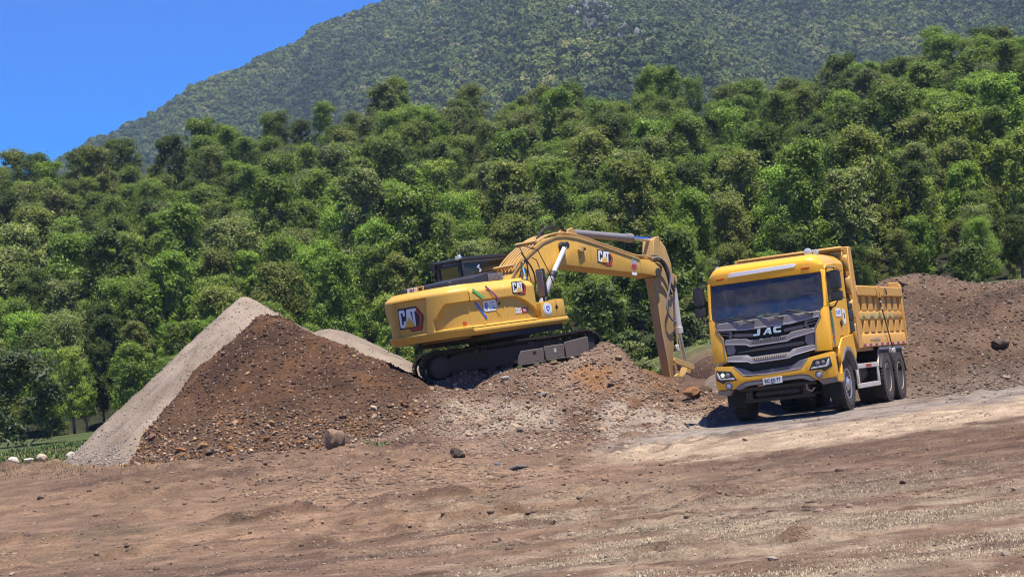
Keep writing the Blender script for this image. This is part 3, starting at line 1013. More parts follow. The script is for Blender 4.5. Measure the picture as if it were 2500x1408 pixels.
rheap = heap('soil_heap', 'long dark stony soil heap behind the truck, along the road', 'heap', right_tps, 4.0, 20, 42.5, 57, .09, tone_right, MT['heap'], .075)
scatter(rheap, surf_fn(right_tps), lambda x, y, z, h: np.clip((right_tps(x, y) - ground_z(x, y) > -.08) * (.22 + .8 * sstep(.7, .0, h)) * (y < 51) * (.4 + .6 * (x > 9.5)), 0, 1), 6, 15.5, 43.5, 51, 170, 2800, (.04, .10), (.012, .04), [(.24, .17, .12), (.18, .125, .088), (.13, .09, .064), (.30, .225, .16), (.09, .062, .046)], 12)

crumbs(rheap, right_tps, tone_right, lambda x, y, z: (y < 51.2) & (x > 7), (6.5, 16, 44, 51.2), 4000, (.012, .055), 43)

# -- boulders and big stones that lie on the ground or the heaps, each its own thing
def big_rock(name, label, u, v, D, size, col, seed, cat='boulder', zf=None, flat=.75, sink=.25, rot=0.0, group=None, jag=.2):
    p = at(u, v, D)
    me = rock_mesh(seed, 3, jag * .30, flat)
    rough_up(me, seed, jag)
    o = link(name, me)
    z = float(np.max([ground_z(p[0], p[1])] + ([surf_fn(zf)(p[0], p[1])] if zf else [])))
    o.location = (p[0], p[1], z + size[2] * (1 - sink * 2))
    o.scale = size
    o.rotation_euler = (0, 0, rot)
    o.color = tuple(col) + (1,)
    tag(o, label, cat, group)
    return o


big_rock('boulder', 'large rough brown boulder at the foot of the brown heap', 818, 1085, 40.2, (.24, .22, .29), (.24, .155, .105), 501, flat=.95, sink=.1, jag=.5)
big_rock('boulder', 'long grey slab of rock lying at the foot of the mound', 1266, 1142, 35.6, (.20, .10, .075), (.15, .125, .11), 502, cat='rock', flat=.7)
big_rock('boulder', 'blue grey stone left of the long grey slab', 1212, 1122, 36.4, (.075, .06, .055), (.17, .155, .15), 503, cat='rock')
big_rock('boulder', 'round grey stone touching the left end of the grey slab', 1230, 1137, 35.9, (.09, .07, .06), (.19, .15, .125), 504, cat='rock')
big_rock('boulder', 'smooth grey oval stone high on the mound below the track', 1326, 978, 43.3, (.115, .08, .085), (.22, .19, .175), 505, cat='rock', zf=mound_z)
big_rock('boulder', 'pale flat stone under the left half of the track', 1238, 956, 44.6, (.11, .08, .08), (.33, .29, .26), 506, cat='rock', zf=mound_z)
big_rock('boulder', 'dark soil clod with pale stones below the mound', 1116, 1112, 37.6, (.16, .13, .14), (.085, .06, .046), 507, cat='clod', zf=mound_z, jag=.7)
big_rock('boulder', 'dark boulder half buried in the heap behind the truck', 2440, 838, 47.0, (.24, .2, .17), (.10, .072, .058), 508, zf=right_tps, jag=.5)
big_rock('boulder', 'dark rock on the spoil beside the truck bumper', 1722, 950, 44.6, (.17, .15, .14), (.075, .045, .032), 509, cat='rock', zf=mound_z, jag=.5)
big_rock('boulder', 'rusty clod of soil on the spoil left of the truck', 1694, 970, 43.0, (.24, .2, .17), (.22, .115, .05), 510, cat='clod', zf=mound_z, jag=.7)
for k, (u, v, sx, sz, lab) in enumerate(((34, 1128, .13, .15, 'white rounded boulder by the meadow, leftmost of the pale row'),
                                         (70, 1124, .17, .12, 'low whitish boulder, second from the left in the pale row by the meadow'),
                                         (101, 1117, .18, .16, 'buff rounded boulder, third from the left in the pale row by the meadow'),
                                         (170, 1100, .12, .15, 'pale boulder touching the left foot of the grey heap'))):
    big_rock('boulder', lab, u, v, 50.0 if k < 3 else 50.5, (sx, sx * .9, sz), (.62, .53, .42) if k != 2 else (.50, .39, .27), 520 + k, jag=.08, sink=.1, group='pale boulders along the meadow edge')
# ------------------------------------------------------------------ trees
def crown_mesh(seed, h, w, n_leaf, leaf, low=.22, lobes=30, top=1.0):
    """Leaf sprays on the shells of many lobes set round the limbs; gaps stay between the lobes."""
    g = np.random.default_rng(seed)
    L = []
    for k in range(lobes):
        t = (k + g.uniform(.2, .8)) / lobes
        zc = h * (low + (1 - low) * t * .93)
        prof = [np.clip(1 - (abs(t - .48) / .60) ** 2.6, .12, 1) ** .7, np.sin(np.pi * np.clip(.22 + .70 * t, 0, 1)) ** .6, np.clip(1 - (abs(t - .38) / .68) ** 2.0, .10, 1)][seed % 3]
        rr = w * .5 * prof * g.uniform(.15, 1.0) ** .8 * .80
        a = k * 2.4 + g.uniform(-.5, .5)
        rad = w * g.uniform(.06, .17) * (1 - .12 * t)
        L.append((rr * math.cos(a), rr * math.sin(a), zc, rad, rad * g.uniform(.7, 1.6)))
    for q in range(4):
        a = q * 1.6 + g.uniform(-.4, .4)
        L.append((w * .16 * math.cos(a), w * .16 * math.sin(a), h * (.88 + .05 * (q % 2)), w * .16, w * .12))
    L = np.array(L)
    area = L[:, 3] ** 2
    idx = g.choice(len(L), n_leaf, p=area / area.sum())
    d = g.normal(size=(n_leaf, 3)); d /= np.linalg.norm(d, axis=1)[:, None]
    d[:, 2] = np.where(d[:, 2] < -.6, -d[:, 2] * .6, d[:, 2])
    rf = g.uniform(.12, 1.25, n_leaf) ** .7
    # sprays: small bunches inside each lobe
    bunch = fbm(d[:, 0] * 2.2 + idx * 3.1, d[:, 1] * 2.2 + d[:, 2] * 2.9, .8, 2, seed)
    rf = rf * (1 + .6 * bunch)
    p = L[idx, :3] + d * np.stack([L[idx, 3], L[idx, 3], L[idx, 4]], 1) * rf[:, None]
    nrm = d * .75 + g.normal(size=(n_leaf, 3)) * .45 + np.array([0, 0, .5])
    nrm /= np.linalg.norm(nrm, axis=1)[:, None]
    tv = np.cross(nrm, g.normal(size=(n_leaf, 3))); tv /= np.linalg.norm(tv, axis=1)[:, None]
    bv = np.cross(nrm, tv)
    s = leaf * g.uniform(.55, 1.3, n_leaf)[:, None]
    q = np.stack([p - tv * s, p + bv * s * .42 - nrm * s * .12, p + tv * s, p - bv * s * .42 - nrm * s * .12], 1)
    tone = np.repeat(np.clip(.5 + .25 * g.normal(size=n_leaf) + .25 * bunch, 0, 1), 4)
    me = np_mesh('crown', q.reshape(-1, 3), np.arange(n_leaf * 4).reshape(-1, 4), smooth=False, attrs={'leaf': tone})
    me.materials.append(MT['leaf'])
    return me, L


def trunk_mesh(seed, h, L, r=.16):
    g = random.Random(seed)
    mb = MB()
    pts = [(0, 0, -.6)]; rs = [r * 1.5]
    for k in range(1, 6):
        t = k / 5
        pts.append((g.uniform(-.12, .12) * h * .06 * k, g.uniform(-.12, .12) * h * .06 * k, h * .8 * t)); rs.append(r * (1.15 - t * .95))
    mb.tube(pts, rs, 7)
    for l in L[::2]:
        zc = l[2] * .72
        mb.tube([(0, 0, zc * .8), (l[0] * .5, l[1] * .5, zc * .95), (l[0], l[1], l[2])], [r * .42, r * .3, r * .12], 5)
    bm = bmesh.new()
    vv = [bm.verts.new(p) for p in mb.v]
    for f in mb.f: bm.faces.new([vv[i] for i in f])
    me = bpy.data.meshes.new('trunk'); bm.to_mesh(me); bm.free()
    me.polygons.foreach_set('use_smooth', np.ones(len(me.polygons), dtype=bool))
    me.materials.append(MT['bark'])
    return me


VAR = []
for k in range(9):
    hh = [10, 9, 11, 8.5, 10.5, 9.5, 11.5, 9, 10][k]; ww = [5.4, 5.8, 5.0, 6.0, 4.6, 5.6, 4.9, 6.0, 5.0][k]
    cm, L = crown_mesh(40 + k, hh, ww, 19000, [.125, .11, .14][k % 3], low=[.2, .12, .25, .1, .22, .3, .25, .15, .08][k], lobes=[58, 66, 54, 70, 50, 62, 60, 72, 56][k])
    VAR.append((cm, trunk_mesh(70 + k, hh, L), hh, ww))

# (adjective, colour, weight)
TONES = [('mid green', (0.130, 0.176, 0.034), 5), ('bright green', (0.170, 0.245, 0.040), 3), ('dark green', (0.067, 0.093, 0.020), 3),
         ('olive green', (0.150, 0.165, 0.042), 2.2), ('grey green', (0.176, 0.197, 0.071), 2.2), ('yellow green', (0.190, 0.228, 0.045), 1.2)]
TREE_GROUP = 'broadleaf trees of the forested hillside'
tr_rng = random.Random(77)


def where_words(u, t):
    side = ('at far left' if u < 260 else 'above gravel heaps' if u < 760 else 'left of excavator cab' if u < 1080 else
            'behind excavator boom' if u < 1640 else 'behind truck' if u < 2130 else 'above right soil heap')
    row = ('at the hill foot' if t < .10 else 'low on the hill' if t < .32 else 'halfway up the hill' if t < .62 else
           'high on the hill' if t < .88 else 'on the crest')
    return row, side


LABELLED = {}
spots = []
y = HILL_FOOT - 1.0
row = 0
while y < HILL_TOP + 4:
    t = (y - HILL_FOOT) / (HILL_TOP - HILL_FOOT)
    sp = 3.05 + .65 * t
    half = y * .302 + 2
    n = int(2 * half / sp)
    for k in range(n):
        x = -half + (k + .5 * (row % 2) + tr_rng.uniform(-.32, .32)) * sp
        spots.append((x, y + tr_rng.uniform(-.35, .35) * 6.0, t))
    y += 4.0 + 1.1 * t
    row += 1


def add_tree(x, y, t, scale=1.0, tone=None, var=None, label=None, group=TREE_GROUP):
    cm, tm, hh, ww = VAR[var if var is not None else tr_rng.randrange(9)]
    z = float(ground_z(x, y))
    s = TREE_H / 10.0 * scale
    if tone is None:
        tone = tr_rng.choices(TONES, [q[2] for q in TONES])[0]
    u, v, d = project(np.array((x, y, z + TREE_H)))
    row_w, side = where_words(u, t)
    o = empty('broadleaf_tree', Matrix.Translation((x, y, z)), label or '%s tree %s, %s' % (tone[0], row_w, side), 'tree', group)
    o.rotation_euler = (tr_rng.uniform(-.04, .04), tr_rng.uniform(-.04, .04), tr_rng.uniform(0, 6.28))
    kx = s * tr_rng.uniform(.92, 1.1)
    o.scale = (kx, kx, s)
    if label is None: LABELLED.setdefault(o['label'], []).append((u, o))
    k = tr_rng.uniform(.92, 1.38)
    c = link('crown', cm, o); c.color = tuple(q * k for q in tone[1]) + (1,)
    link('trunk', tm, o)
    return o


for xx in np.arange(-30, 31, 2.9):
    spots.append((float(xx) + tr_rng.uniform(-1, 1), tr_rng.uniform(90, 96), -.02))
    spots.append((float(xx) + tr_rng.uniform(-1, 1), tr_rng.uniform(94, 101), -.01))
vis = []
for x, y, t in spots:
    u, v, d = project(np.array((x, y, float(ground_z(x, y)) + TREE_H * .8)))
    if -130 < u < 2630:
        vis.append((x, y, t))
vis.sort(key=lambda q: q[1])
N_IND = 298
for i, (x, y, t) in enumerate(vis[:N_IND]):
    sc = tr_rng.choice([.72, .85, .95, 1.0, 1.08, 1.18])
    if t < 0: sc = tr_rng.uniform(.42, .62)
    elif t < .05: sc *= tr_rng.uniform(.6, .95)
    elif t < .2: sc *= tr_rng.uniform(.75, 1.0)
    add_tree(x, y, t, sc)
NUMW = 'one two three four five six seven eight nine ten eleven twelve thirteen fourteen fifteen sixteen seventeen eighteen'.split()
ORDW = 'first second third fourth fifth sixth seventh eighth ninth tenth eleventh twelfth thirteenth fourteenth fifteenth sixteenth seventeenth eighteenth'.split()
for lab, lst in LABELLED.items():
    if 1 < len(lst) <= 18:
        for k, (u, o) in enumerate(sorted(lst, key=lambda q: q[0])):
            o['label'] = '%s, %s of %s from left' % (lab.replace(',', ''), ORDW[k], NUMW[len(lst) - 1])
# lighter-barked trees at the foot whose bare trunks show
print('trees in view', len(vis), 'individual', min(N_IND, len(vis)))


def gn_scatter(name, pts, src_objs, scales, seed, kind='stuff', rotz=True):
    """The rest of a wood as one object: instances of a few source crowns on the points of a mesh."""
    me = bpy.data.meshes.new(name)
    me.vertices.add(len(pts)); me.vertices.foreach_set('co', np.asarray(pts, np.float32).ravel())
    a = me.attributes.new('size', 'FLOAT', 'POINT'); a.data.foreach_set('value', np.asarray(scales, np.float32))
    g = np.random.default_rng(seed)
    a = me.attributes.new('turn', 'FLOAT', 'POINT'); a.data.foreach_set('value', g.uniform(0, 6.28, len(pts)).astype(np.float32))
    a = me.attributes.new('which', 'INT', 'POINT'); a.data.foreach_set('value', g.integers(0, len(src_objs), len(pts)).astype(np.int32))
    o = link(name, me)
    ng = bpy.data.node_groups.new(name, 'GeometryNodeTree')
    ng.interface.new_socket('Geometry', in_out='INPUT', socket_type='NodeSocketGeometry')
    ng.interface.new_socket('Geometry', in_out='OUTPUT', socket_type='NodeSocketGeometry')
    N = ng.nodes.new; Lk = ng.links.new
    gi = N('NodeGroupInput'); go = N('NodeGroupOutput')
    join = N('GeometryNodeJoinGeometry')
    def attr(nm, dt):
        q = N('GeometryNodeInputNamedAttribute'); q.data_type = dt; q.inputs['Name'].default_value = nm
        return q.outputs['Attribute']
    for k, s in enumerate(src_objs):
        oi = N('GeometryNodeObjectInfo'); oi.inputs['Object'].default_value = s; oi.transform_space = 'ORIGINAL'; oi.inputs['As Instance'].default_value = True
        cmp_ = N('FunctionNodeCompare'); cmp_.data_type = 'INT'; cmp_.operation = 'EQUAL'
        Lk(attr('which', 'INT'), cmp_.inputs[2]); cmp_.inputs[3].default_value = k
        ip = N('GeometryNodeInstanceOnPoints')
        Lk(gi.outputs[0], ip.inputs['Points']); Lk(cmp_.outputs[0], ip.inputs['Selection']); Lk(oi.outputs['Geometry'], ip.inputs['Instance'])
        cx = N('ShaderNodeCombineXYZ'); Lk(attr('turn', 'FLOAT'), cx.inputs[2]); Lk(cx.outputs[0], ip.inputs['Rotation'])
        Lk(attr('size', 'FLOAT'), ip.inputs['Scale'])
        Lk(ip.outputs[0], join.inputs[0])
    Lk(join.outputs[0], go.inputs[0])
    md = o.modifiers.new('scatter', 'NODES'); md.node_group = ng
    o['kind'] = kind
    return o


SRC = bpy.data.collections.new('sources')       # not linked to the scene: never rendered by itself


def source(name, me, color):
    o = bpy.data.objects.new(name, me); o.color = tuple(color) + (1,)
    return o


MT['leaf_crest'] = leaf_mat('crest leaves', True)
rest = vis[N_IND:]
if rest:
    srcs = []
    for k in range(6):
        cm = VAR[k][0].copy(); cm.name = 'crown_far'
        cm.materials.clear()
        cm.materials.append(MT['leaf_crest'])
        srcs.append(source('far_crown', cm, TONES[k][1]))
    wood = gn_scatter('crest_forest', [(x, y, float(ground_z(x, y))) for x, y, t in rest], srcs, [TREE_H / 10 * tr_rng.choice([.75, .9, 1, 1.1, 1.2]) for _ in rest], 5)

# the wood on the mountain reads as one mass
def far_leaf_mat():
    m, t, b = new_mat('mountain foliage')
    oi = t.n('ShaderNodeObjectInfo')
    pos = t.n('ShaderNodeNewGeometry').outputs['Position']
    big = t.noise(.012, 5, .6, pos).outputs[0]
    c = t.ramp(oi.outputs['Random'], [(0.0, (.030, .050, .020)), (.35, (.058, .088, .027)), (.7, (.088, .122, .036)), (.94, (.12, .14, .052)), (1.0, (.17, .16, .09))])
    c = t.mix(1.0, c, t.ramp(big, [(.35, (.62, .74, .80)), (.65, (1.35, 1.28, .98))]), 'MULTIPLY')
    mp = t.n('ShaderNodeMapping', Vector=pos); mp.inputs['Scale'].default_value = (.016, .002, .0045); mp.inputs['Rotation'].default_value = (0, .5, 0)
    gul = t.noise(1.0, 4, .6, mp.outputs[0]).outputs[0]
    c = t.mix(1.0, c, t.ramp(gul, [(.36, (.40, .52, .62)), (.50, (1, 1, 1)), (.66, (1.4, 1.3, .95))]), 'MULTIPLY')
    fine = t.noise(1.1, 4, .7, pos).outputs[0]
    c = t.mix(1.0, c, t.ramp(fine, [(.35, .6), (.65, 1.35)]), 'MULTIPLY')
    t.put(b.inputs['Base Color'], c)
    b.inputs['Roughness'].default_value = .8
    b.inputs['Specular IOR Level'].default_value = .15
    return m


MT['far_leaf'] = far_leaf_mat()


def far_crown(seed):
    """A loose crown of tilted leaf-spray facets, small in the picture."""
    g = np.random.default_rng(seed)
    n = 300
    L = g.normal(size=(9, 3)); L /= np.linalg.norm(L, axis=1)[:, None]
    L = L * np.array([1.05, 1.05, .9]) * g.uniform(.5, 1.1, (9, 1)) + np.array([0, 0, 2.3])
    i = g.integers(0, 9, n)
    d = g.normal(size=(n, 3)); d /= np.linalg.norm(d, axis=1)[:, None]; d[:, 2] = np.abs(d[:, 2]) * .9 - .15
    p = L[i] + d * g.uniform(.5, 1.0, (n, 1)) * .95
    nr = d + g.normal(size=(n, 3)) * .4 + np.array([0, 0, .3]); nr /= np.linalg.norm(nr, axis=1)[:, None]
    tv = np.cross(nr, g.normal(size=(n, 3))); tv /= np.linalg.norm(tv, axis=1)[:, None]; bv = np.cross(nr, tv)
    s = g.uniform(.20, .52, (n, 1))
    q = np.stack([p - tv * s, p + bv * s * .7, p + tv * s, p - bv * s * .7], 1).reshape(-1, 3)
    me = np_mesh('far_crown', q, np.arange(n * 4).reshape(-1, 4), smooth=False)
    me.materials.append(MT['far_leaf'])
    return me


fsrc = [source('far_crown', far_crown(900 + k), (1, 1, 1)) for k in range(5)]
g = np.random.default_rng(31)
def mt_point(n):
    fi = g.uniform(3, mX.shape[0] - 2.01, n); fj = g.uniform(1, mX.shape[1] - 2.01, n)
    i = fi.astype(int); j = fj.astype(int); a = fi - i; b2 = fj - j
    out = []
    for A in (mX, mY, mZ):
        out.append((A[i, j] * (1 - a) + A[i + 1, j] * a) * (1 - b2) + (A[i, j + 1] * (1 - a) + A[i + 1, j + 1] * a) * b2)
    return np.stack(out, -1)
P = mt_point(230000)
u, v, d = project(P)
elev = (P[:, 2] - CAM_H) / np.hypot(P[:, 0], P[:, 1])
keep = (u > -140) & (u < 2640) & (v > -140) & (elev > .105)
# thin them to an even spacing on the slope
P = P[keep]
wgt = g.uniform(0, 1, len(P)) < np.clip((np.hypot(P[:, 0], P[:, 1]) / 1250) ** 1.2, .2, 1)
P = P[wgt][:56000]
pu, pv, _ = project(P)
for (u0, v0, ru, rv) in ((1442, 72, 30, 34), (1512, 124, 14, 26), (1210, 22, 12, 14), (1075, 94, 10, 12)):
    P = P[((pu - u0) / ru) ** 2 + ((pv - v0) / rv) ** 2 + .5 * fbm(pu, pv, 14, 2, 9) > 1]
    pu, pv, _ = project(P)
mfor = gn_scatter('mountain_forest', P, fsrc, g.choice([.7, .9, 1.15, 1.5, 1.9], len(P)) * 1.12, 8)
print('mountain crowns', len(P))
# the rock scar high on the mountain, with a few smaller ones
for k, (u0, v0, n, lab) in enumerate(((1442, 72, 26, 'pale grey rock scar among the trees high on the mountain'), (1512, 122, 13, 'narrow grey rock outcrop right of the big scar on the mountain'),
                                   (1210, 20, 5, 'small pale rock patch near the top edge above the boom'), (1075, 92, 5, 'small pale rock patch on the mountain left of the big scar'))):
    mb = MB()
    rr = random.Random(60 + k)
    mu_, mv_, _ = project(np.stack([mX, mY, mZ], -1))
    i0 = int(np.argmin(np.abs(mu_ - u0) + np.abs(mv_ - v0) + 1e4 * ((mT > .97) | (mT < .05))))
    c0 = np.array((mX.ravel()[i0], mY.ravel()[i0], mZ.ravel()[i0]))
    ico = bmesh.new(); bmesh.ops.create_icosphere(ico, subdivisions=1, radius=1)
    for q in range(n * 3):
        ce = c0 + np.array((rr.gauss(0, 6), rr.gauss(0, 2) - 5.0, rr.gauss(0, 6.0) + 2.0)); sx, sz = rr.uniform(.5, 1.5), rr.uniform(.7, 2.4)
        vs = [(ce[0] + p.co.x * sx * rr.uniform(.5, 1.3), ce[1] + p.co.y * 2.2, ce[2] + p.co.z * sz * rr.uniform(.5, 1.3)) for p in ico.verts]
        mb.add(vs, [[w.index for w in f.verts] for f in ico.faces])
    ico.free()
    o = mb.build('rock_outcrop', simple('mountain rock', (.22, .21, .20), .9, var=.7, scale=.4))
    tag(o, lab, 'rock outcrop')

# shrubs on the meadow edge, behind the stick and by the truck
def shrub(u, v, D, h, w, tone, label, seed):
    p = at(u, v, D)
    z = float(ground_z(p[0], p[1]))
    cm, L = crown_mesh(seed, h, w, int(1800 + 900 * h), min(.13, .06 + .02 * h), low=.08, lobes=9 + int(4 * h))
    o = empty('shrub', Matrix.Translation((p[0], p[1], z)), label, 'shrub', 'shrubs on the meadow edge')
    c = link('foliage', cm, o); c.color = tuple(tone) + (1,)
    mb = MB()
    for l in L[:5]: mb.tube([(0, 0, -.1), (l[0] * .4, l[1] * .4, l[2] * .5), tuple(l[:3])], [.03, .02, .008], 5)
    mb.build('stem', MT['bark'], o)
    return o


shrub(1690, 868, 72, 1.5, 1.6, (.11, .13, .05), 'low pale shrub on the bank right of the excavator stick', 701)
shrub(1716, 850, 74, 2.2, 2.2, (.12, .14, .04), 'yellow green shrub just left of the truck mirror', 702)
shrub(1540, 875, 70, 1.2, 1.6, (.08, .11, .035), 'small green shrub behind the crest of the mound', 703)
shrub(1600, 880, 69, 1.0, 1.5, (.09, .12, .04), 'low green bush left of the excavator stick', 704)
shrub(1650, 800, 76, 5.0, 3.6, (.105, .14, .035), 'tall bright shrub behind the lower end of the stick', 705)
shrub(2370, 690, 84, 1.8, 2.6, (.09, .12, .03), 'green bush showing over the right soil heap', 706)
shrub(60, 1062, 80, 3.8, 4.6, (.085, .105, .05), 'grey green rounded bush at the far left behind the meadow', 707)
shrub(1575, 862, 88, 3.6, 4.0, (.06, .085, .025), 'rounded dark green bush between the mound crest and the stick', 708)

# pale bare trunks at the wood's edge, behind the gravel heap
def bare_trunk(u, v, D, h, lean, label, seed):
    p = at(u, v, D); z = float(ground_z(p[0], p[1])); rr = random.Random(seed)
    o = empty('bare_tree', Matrix.Translation((p[0], p[1], z)), label, 'tree', 'bare pale trunks at the edge of the wood')
    pts = [(lean * h * t + rr.uniform(-.03, .03) * h * .3, 0, h * t - .3) for t in (0, .2, .4, .6, .8, 1)]
    MB().tube(pts, [.13, .12, .105, .09, .07, .04], 8).build('trunk', MT['pale_bark'], o)
    mb = MB()
    for k in range(7):
        t = rr.uniform(.45, .95); a = rr.uniform(0, 6.28); b0 = Vector((lean * h * t, 0, h * t - .3)); L = rr.uniform(.5, 1.2)
        mb.tube([b0, b0 + Vector((math.cos(a) * L * .5, math.sin(a) * L * .5, L * .35)), b0 + Vector((math.cos(a) * L, math.sin(a) * L, L))], [.035, .025, .01], 5)
    mb.build('branch', MT['pale_bark'], o)


MT['pale_bark'] = simple('pale bark', (.36, .33, .29), .9, var=.5, scale=2)
bare_trunk(738, 800, 92, 1.9, .10, 'pale bare trunk behind the tall gravel heap, the left one of a leaning pair', 1)
bare_trunk(768, 812, 92, 1.5, -.04, 'pale bare trunk behind the tall gravel heap, the right one of a pair', 2)
bare_trunk(905, 865, 93, 1.5, .05, 'pale bare trunk at the edge of the wood left of the counterweight', 3)

for k, (u, v, D, h, w, tone, lab) in enumerate((
        (1535, 862, 66, 1.1, 1.9, (.15, .17, .06), 'low pale shrub just right of the mound crest'),
        (1570, 882, 62, .8, 1.6, (.17, .18, .07), 'small dry looking bush on the bank below the dark green bush'),
        (1618, 890, 60, .7, 1.5, (.14, .16, .05), 'small green bush on the bank edge left of the stick'),
        (1700, 885, 61, .9, 1.4, (.18, .19, .08), 'small pale bush on the bank edge right of the stick'),
        (1735, 880, 63, 1.2, 1.6, (.15, .18, .05), 'green bush on the bank edge touching the truck mirror line'),
        (1460, 800, 84, 3.2, 3.6, (.09, .12, .03), 'dark green bush above the right end of the track'))):
    shrub(u, v, D, h, w, tone, lab, 720 + k)
# ------------------------------------------------------------------ excavator
def frame_mat(o, right, up):
    """Local frame of a flat print: x = reading direction, y = up."""
    r = Vector(right).normalized(); u = (Vector(up) - r * Vector(up).dot(r)).normalized(); n = r.cross(u)
    return Matrix(((r.x, u.x, n.x, o[0]), (r.y, u.y, n.y, o[1]), (r.z, u.z, n.z, o[2]), (0, 0, 0, 1)))


def print_poly(name, poly, fm, mat, parent, off=.004, th=.003, s=1.0):
    mb = MB().prism([(p[0] * s, p[1] * s) for p in poly], 2, off, off + th, fm)
    return mb.build(name, mat, parent)


_tc = {}
def text_obj(name, txt, size, fm, mat, parent, off=.006, th=.003, bold=.0, sx=1.0, center=True):
    cu = bpy.data.curves.new('lettering', 'FONT')
    cu.body = txt; cu.size = size; cu.extrude = th / 2; cu.offset = bold
    cu.align_x = 'CENTER' if center else 'LEFT'; cu.align_y = 'CENTER'
    o = bpy.data.objects.new('lettering', cu); COL.objects.link(o)
    dg = bpy.context.evaluated_depsgraph_get(); dg.update()
    me = bpy.data.meshes.new_from_object(o.evaluated_get(dg))
    bpy.data.objects.remove(o); bpy.data.curves.remove(cu)
    me.name = name
    for v in me.vertices:
        v.co = fm @ Vector((v.co.x * sx, v.co.y, v.co.z + off))
    me.materials.clear(); me.materials.append(mat)
    return link(name, me, parent)


def rounded(w, h, r, n=5):
    out = []
    for cx, cy, a in ((w / 2 - r, h / 2 - r, 0), (-w / 2 + r, h / 2 - r, 90), (-w / 2 + r, -h / 2 + r, 180), (w / 2 - r, -h / 2 + r, 270)):
        for k in range(n + 1):
            t = R(a + 90 * k / n); out.append((cx + r * math.cos(t), cy + r * math.sin(t)))
    return out


def ring(r, n=20, cx=0, cy=0):
    return [(cx + r * math.cos(2 * math.pi * k / n), cy + r * math.sin(2 * math.pi * k / n)) for k in range(n)]


def brand_badge(fm, s, parent):
    """The dark and red badge with white letters and a yellow triangle, as it stands on the machine."""
    bp = print_poly('badge', [(-.09, 1.1), (1.47, 1.1), (1.98, .5), (1.72, -.28), (.86, -.28), (.72, -.09), (-.09, -.09)], fm, MT['black'], parent, .003, .003, s)
    print_poly('badge_field', [(-.05, 1.06), (1.45, 1.06), (1.6, .86), (1.62, .1), (1.2, -.02), (-.05, -.04)], fm, MT['black'], bp, .006, .003, s)
    print_poly('badge_red', [(1.47, 1.02), (1.92, .5), (1.68, -.24), (.88, -.24), (.79, -.08), (1.52, -.02), (1.7, .48), (1.40, .94)], fm, MT['red'], bp, .0095, .003, s)
    W = MT['white']
    print_poly('letter', [(.06, 0), (.0, .08), (.0, .92), (.07, 1), (.43, 1), (.5, .93), (.5, .66), (.33, .66), (.33, .83), (.17, .83), (.17, .17), (.33, .17), (.33, .36), (.5, .36), (.5, .07), (.44, 0)], fm, W, bp, .012, .004, s)
    print_poly('letter', [(.5, 0), (.68, 1), (.96, 1), (1.14, 0), (.97, 0), (.93, .22), (.71, .22), (.67, 0)], fm, W, bp, .0125, .004, s)
    print_poly('letter', [(.98, 1), (.98, .83), (1.14, .83), (1.14, 0), (1.31, 0), (1.31, .83), (1.46, .83), (1.46, 1)], fm, W, bp, .012, .004, s)
    print_poly('badge_triangle', [(.33, -.02), (.82, .55), (1.31, -.02)], fm, MT['trailyellow'], bp, .017, .004, s)
    return bp


EX = empty('excavator', EXC_M, 'yellow tracked excavator tilted on the earth mound, stick reaching down beside the truck', 'excavator')
Y, YD, BK = MT['cat_yellow'], MT['cat_dirty'], MT['black_plastic']


def seg(pts, n):
    """Resample a polyline to n points, with a light smoothing of the corners."""
    P = np.array(pts, float)
    for _ in range(2):
        Q = [P[0]]
        for a, b in zip(P[:-1], P[1:]):
            Q += [a * .75 + b * .25, a * .25 + b * .75]
        Q.append(P[-1]); P = np.array(Q)
    s = np.concatenate([[0], np.cumsum(np.linalg.norm(np.diff(P, axis=0), axis=1))])
    t = np.linspace(0, s[-1], n)
    return np.stack([np.interp(t, s, P[:, k]) for k in range(P.shape[1])], 1), s[-1]


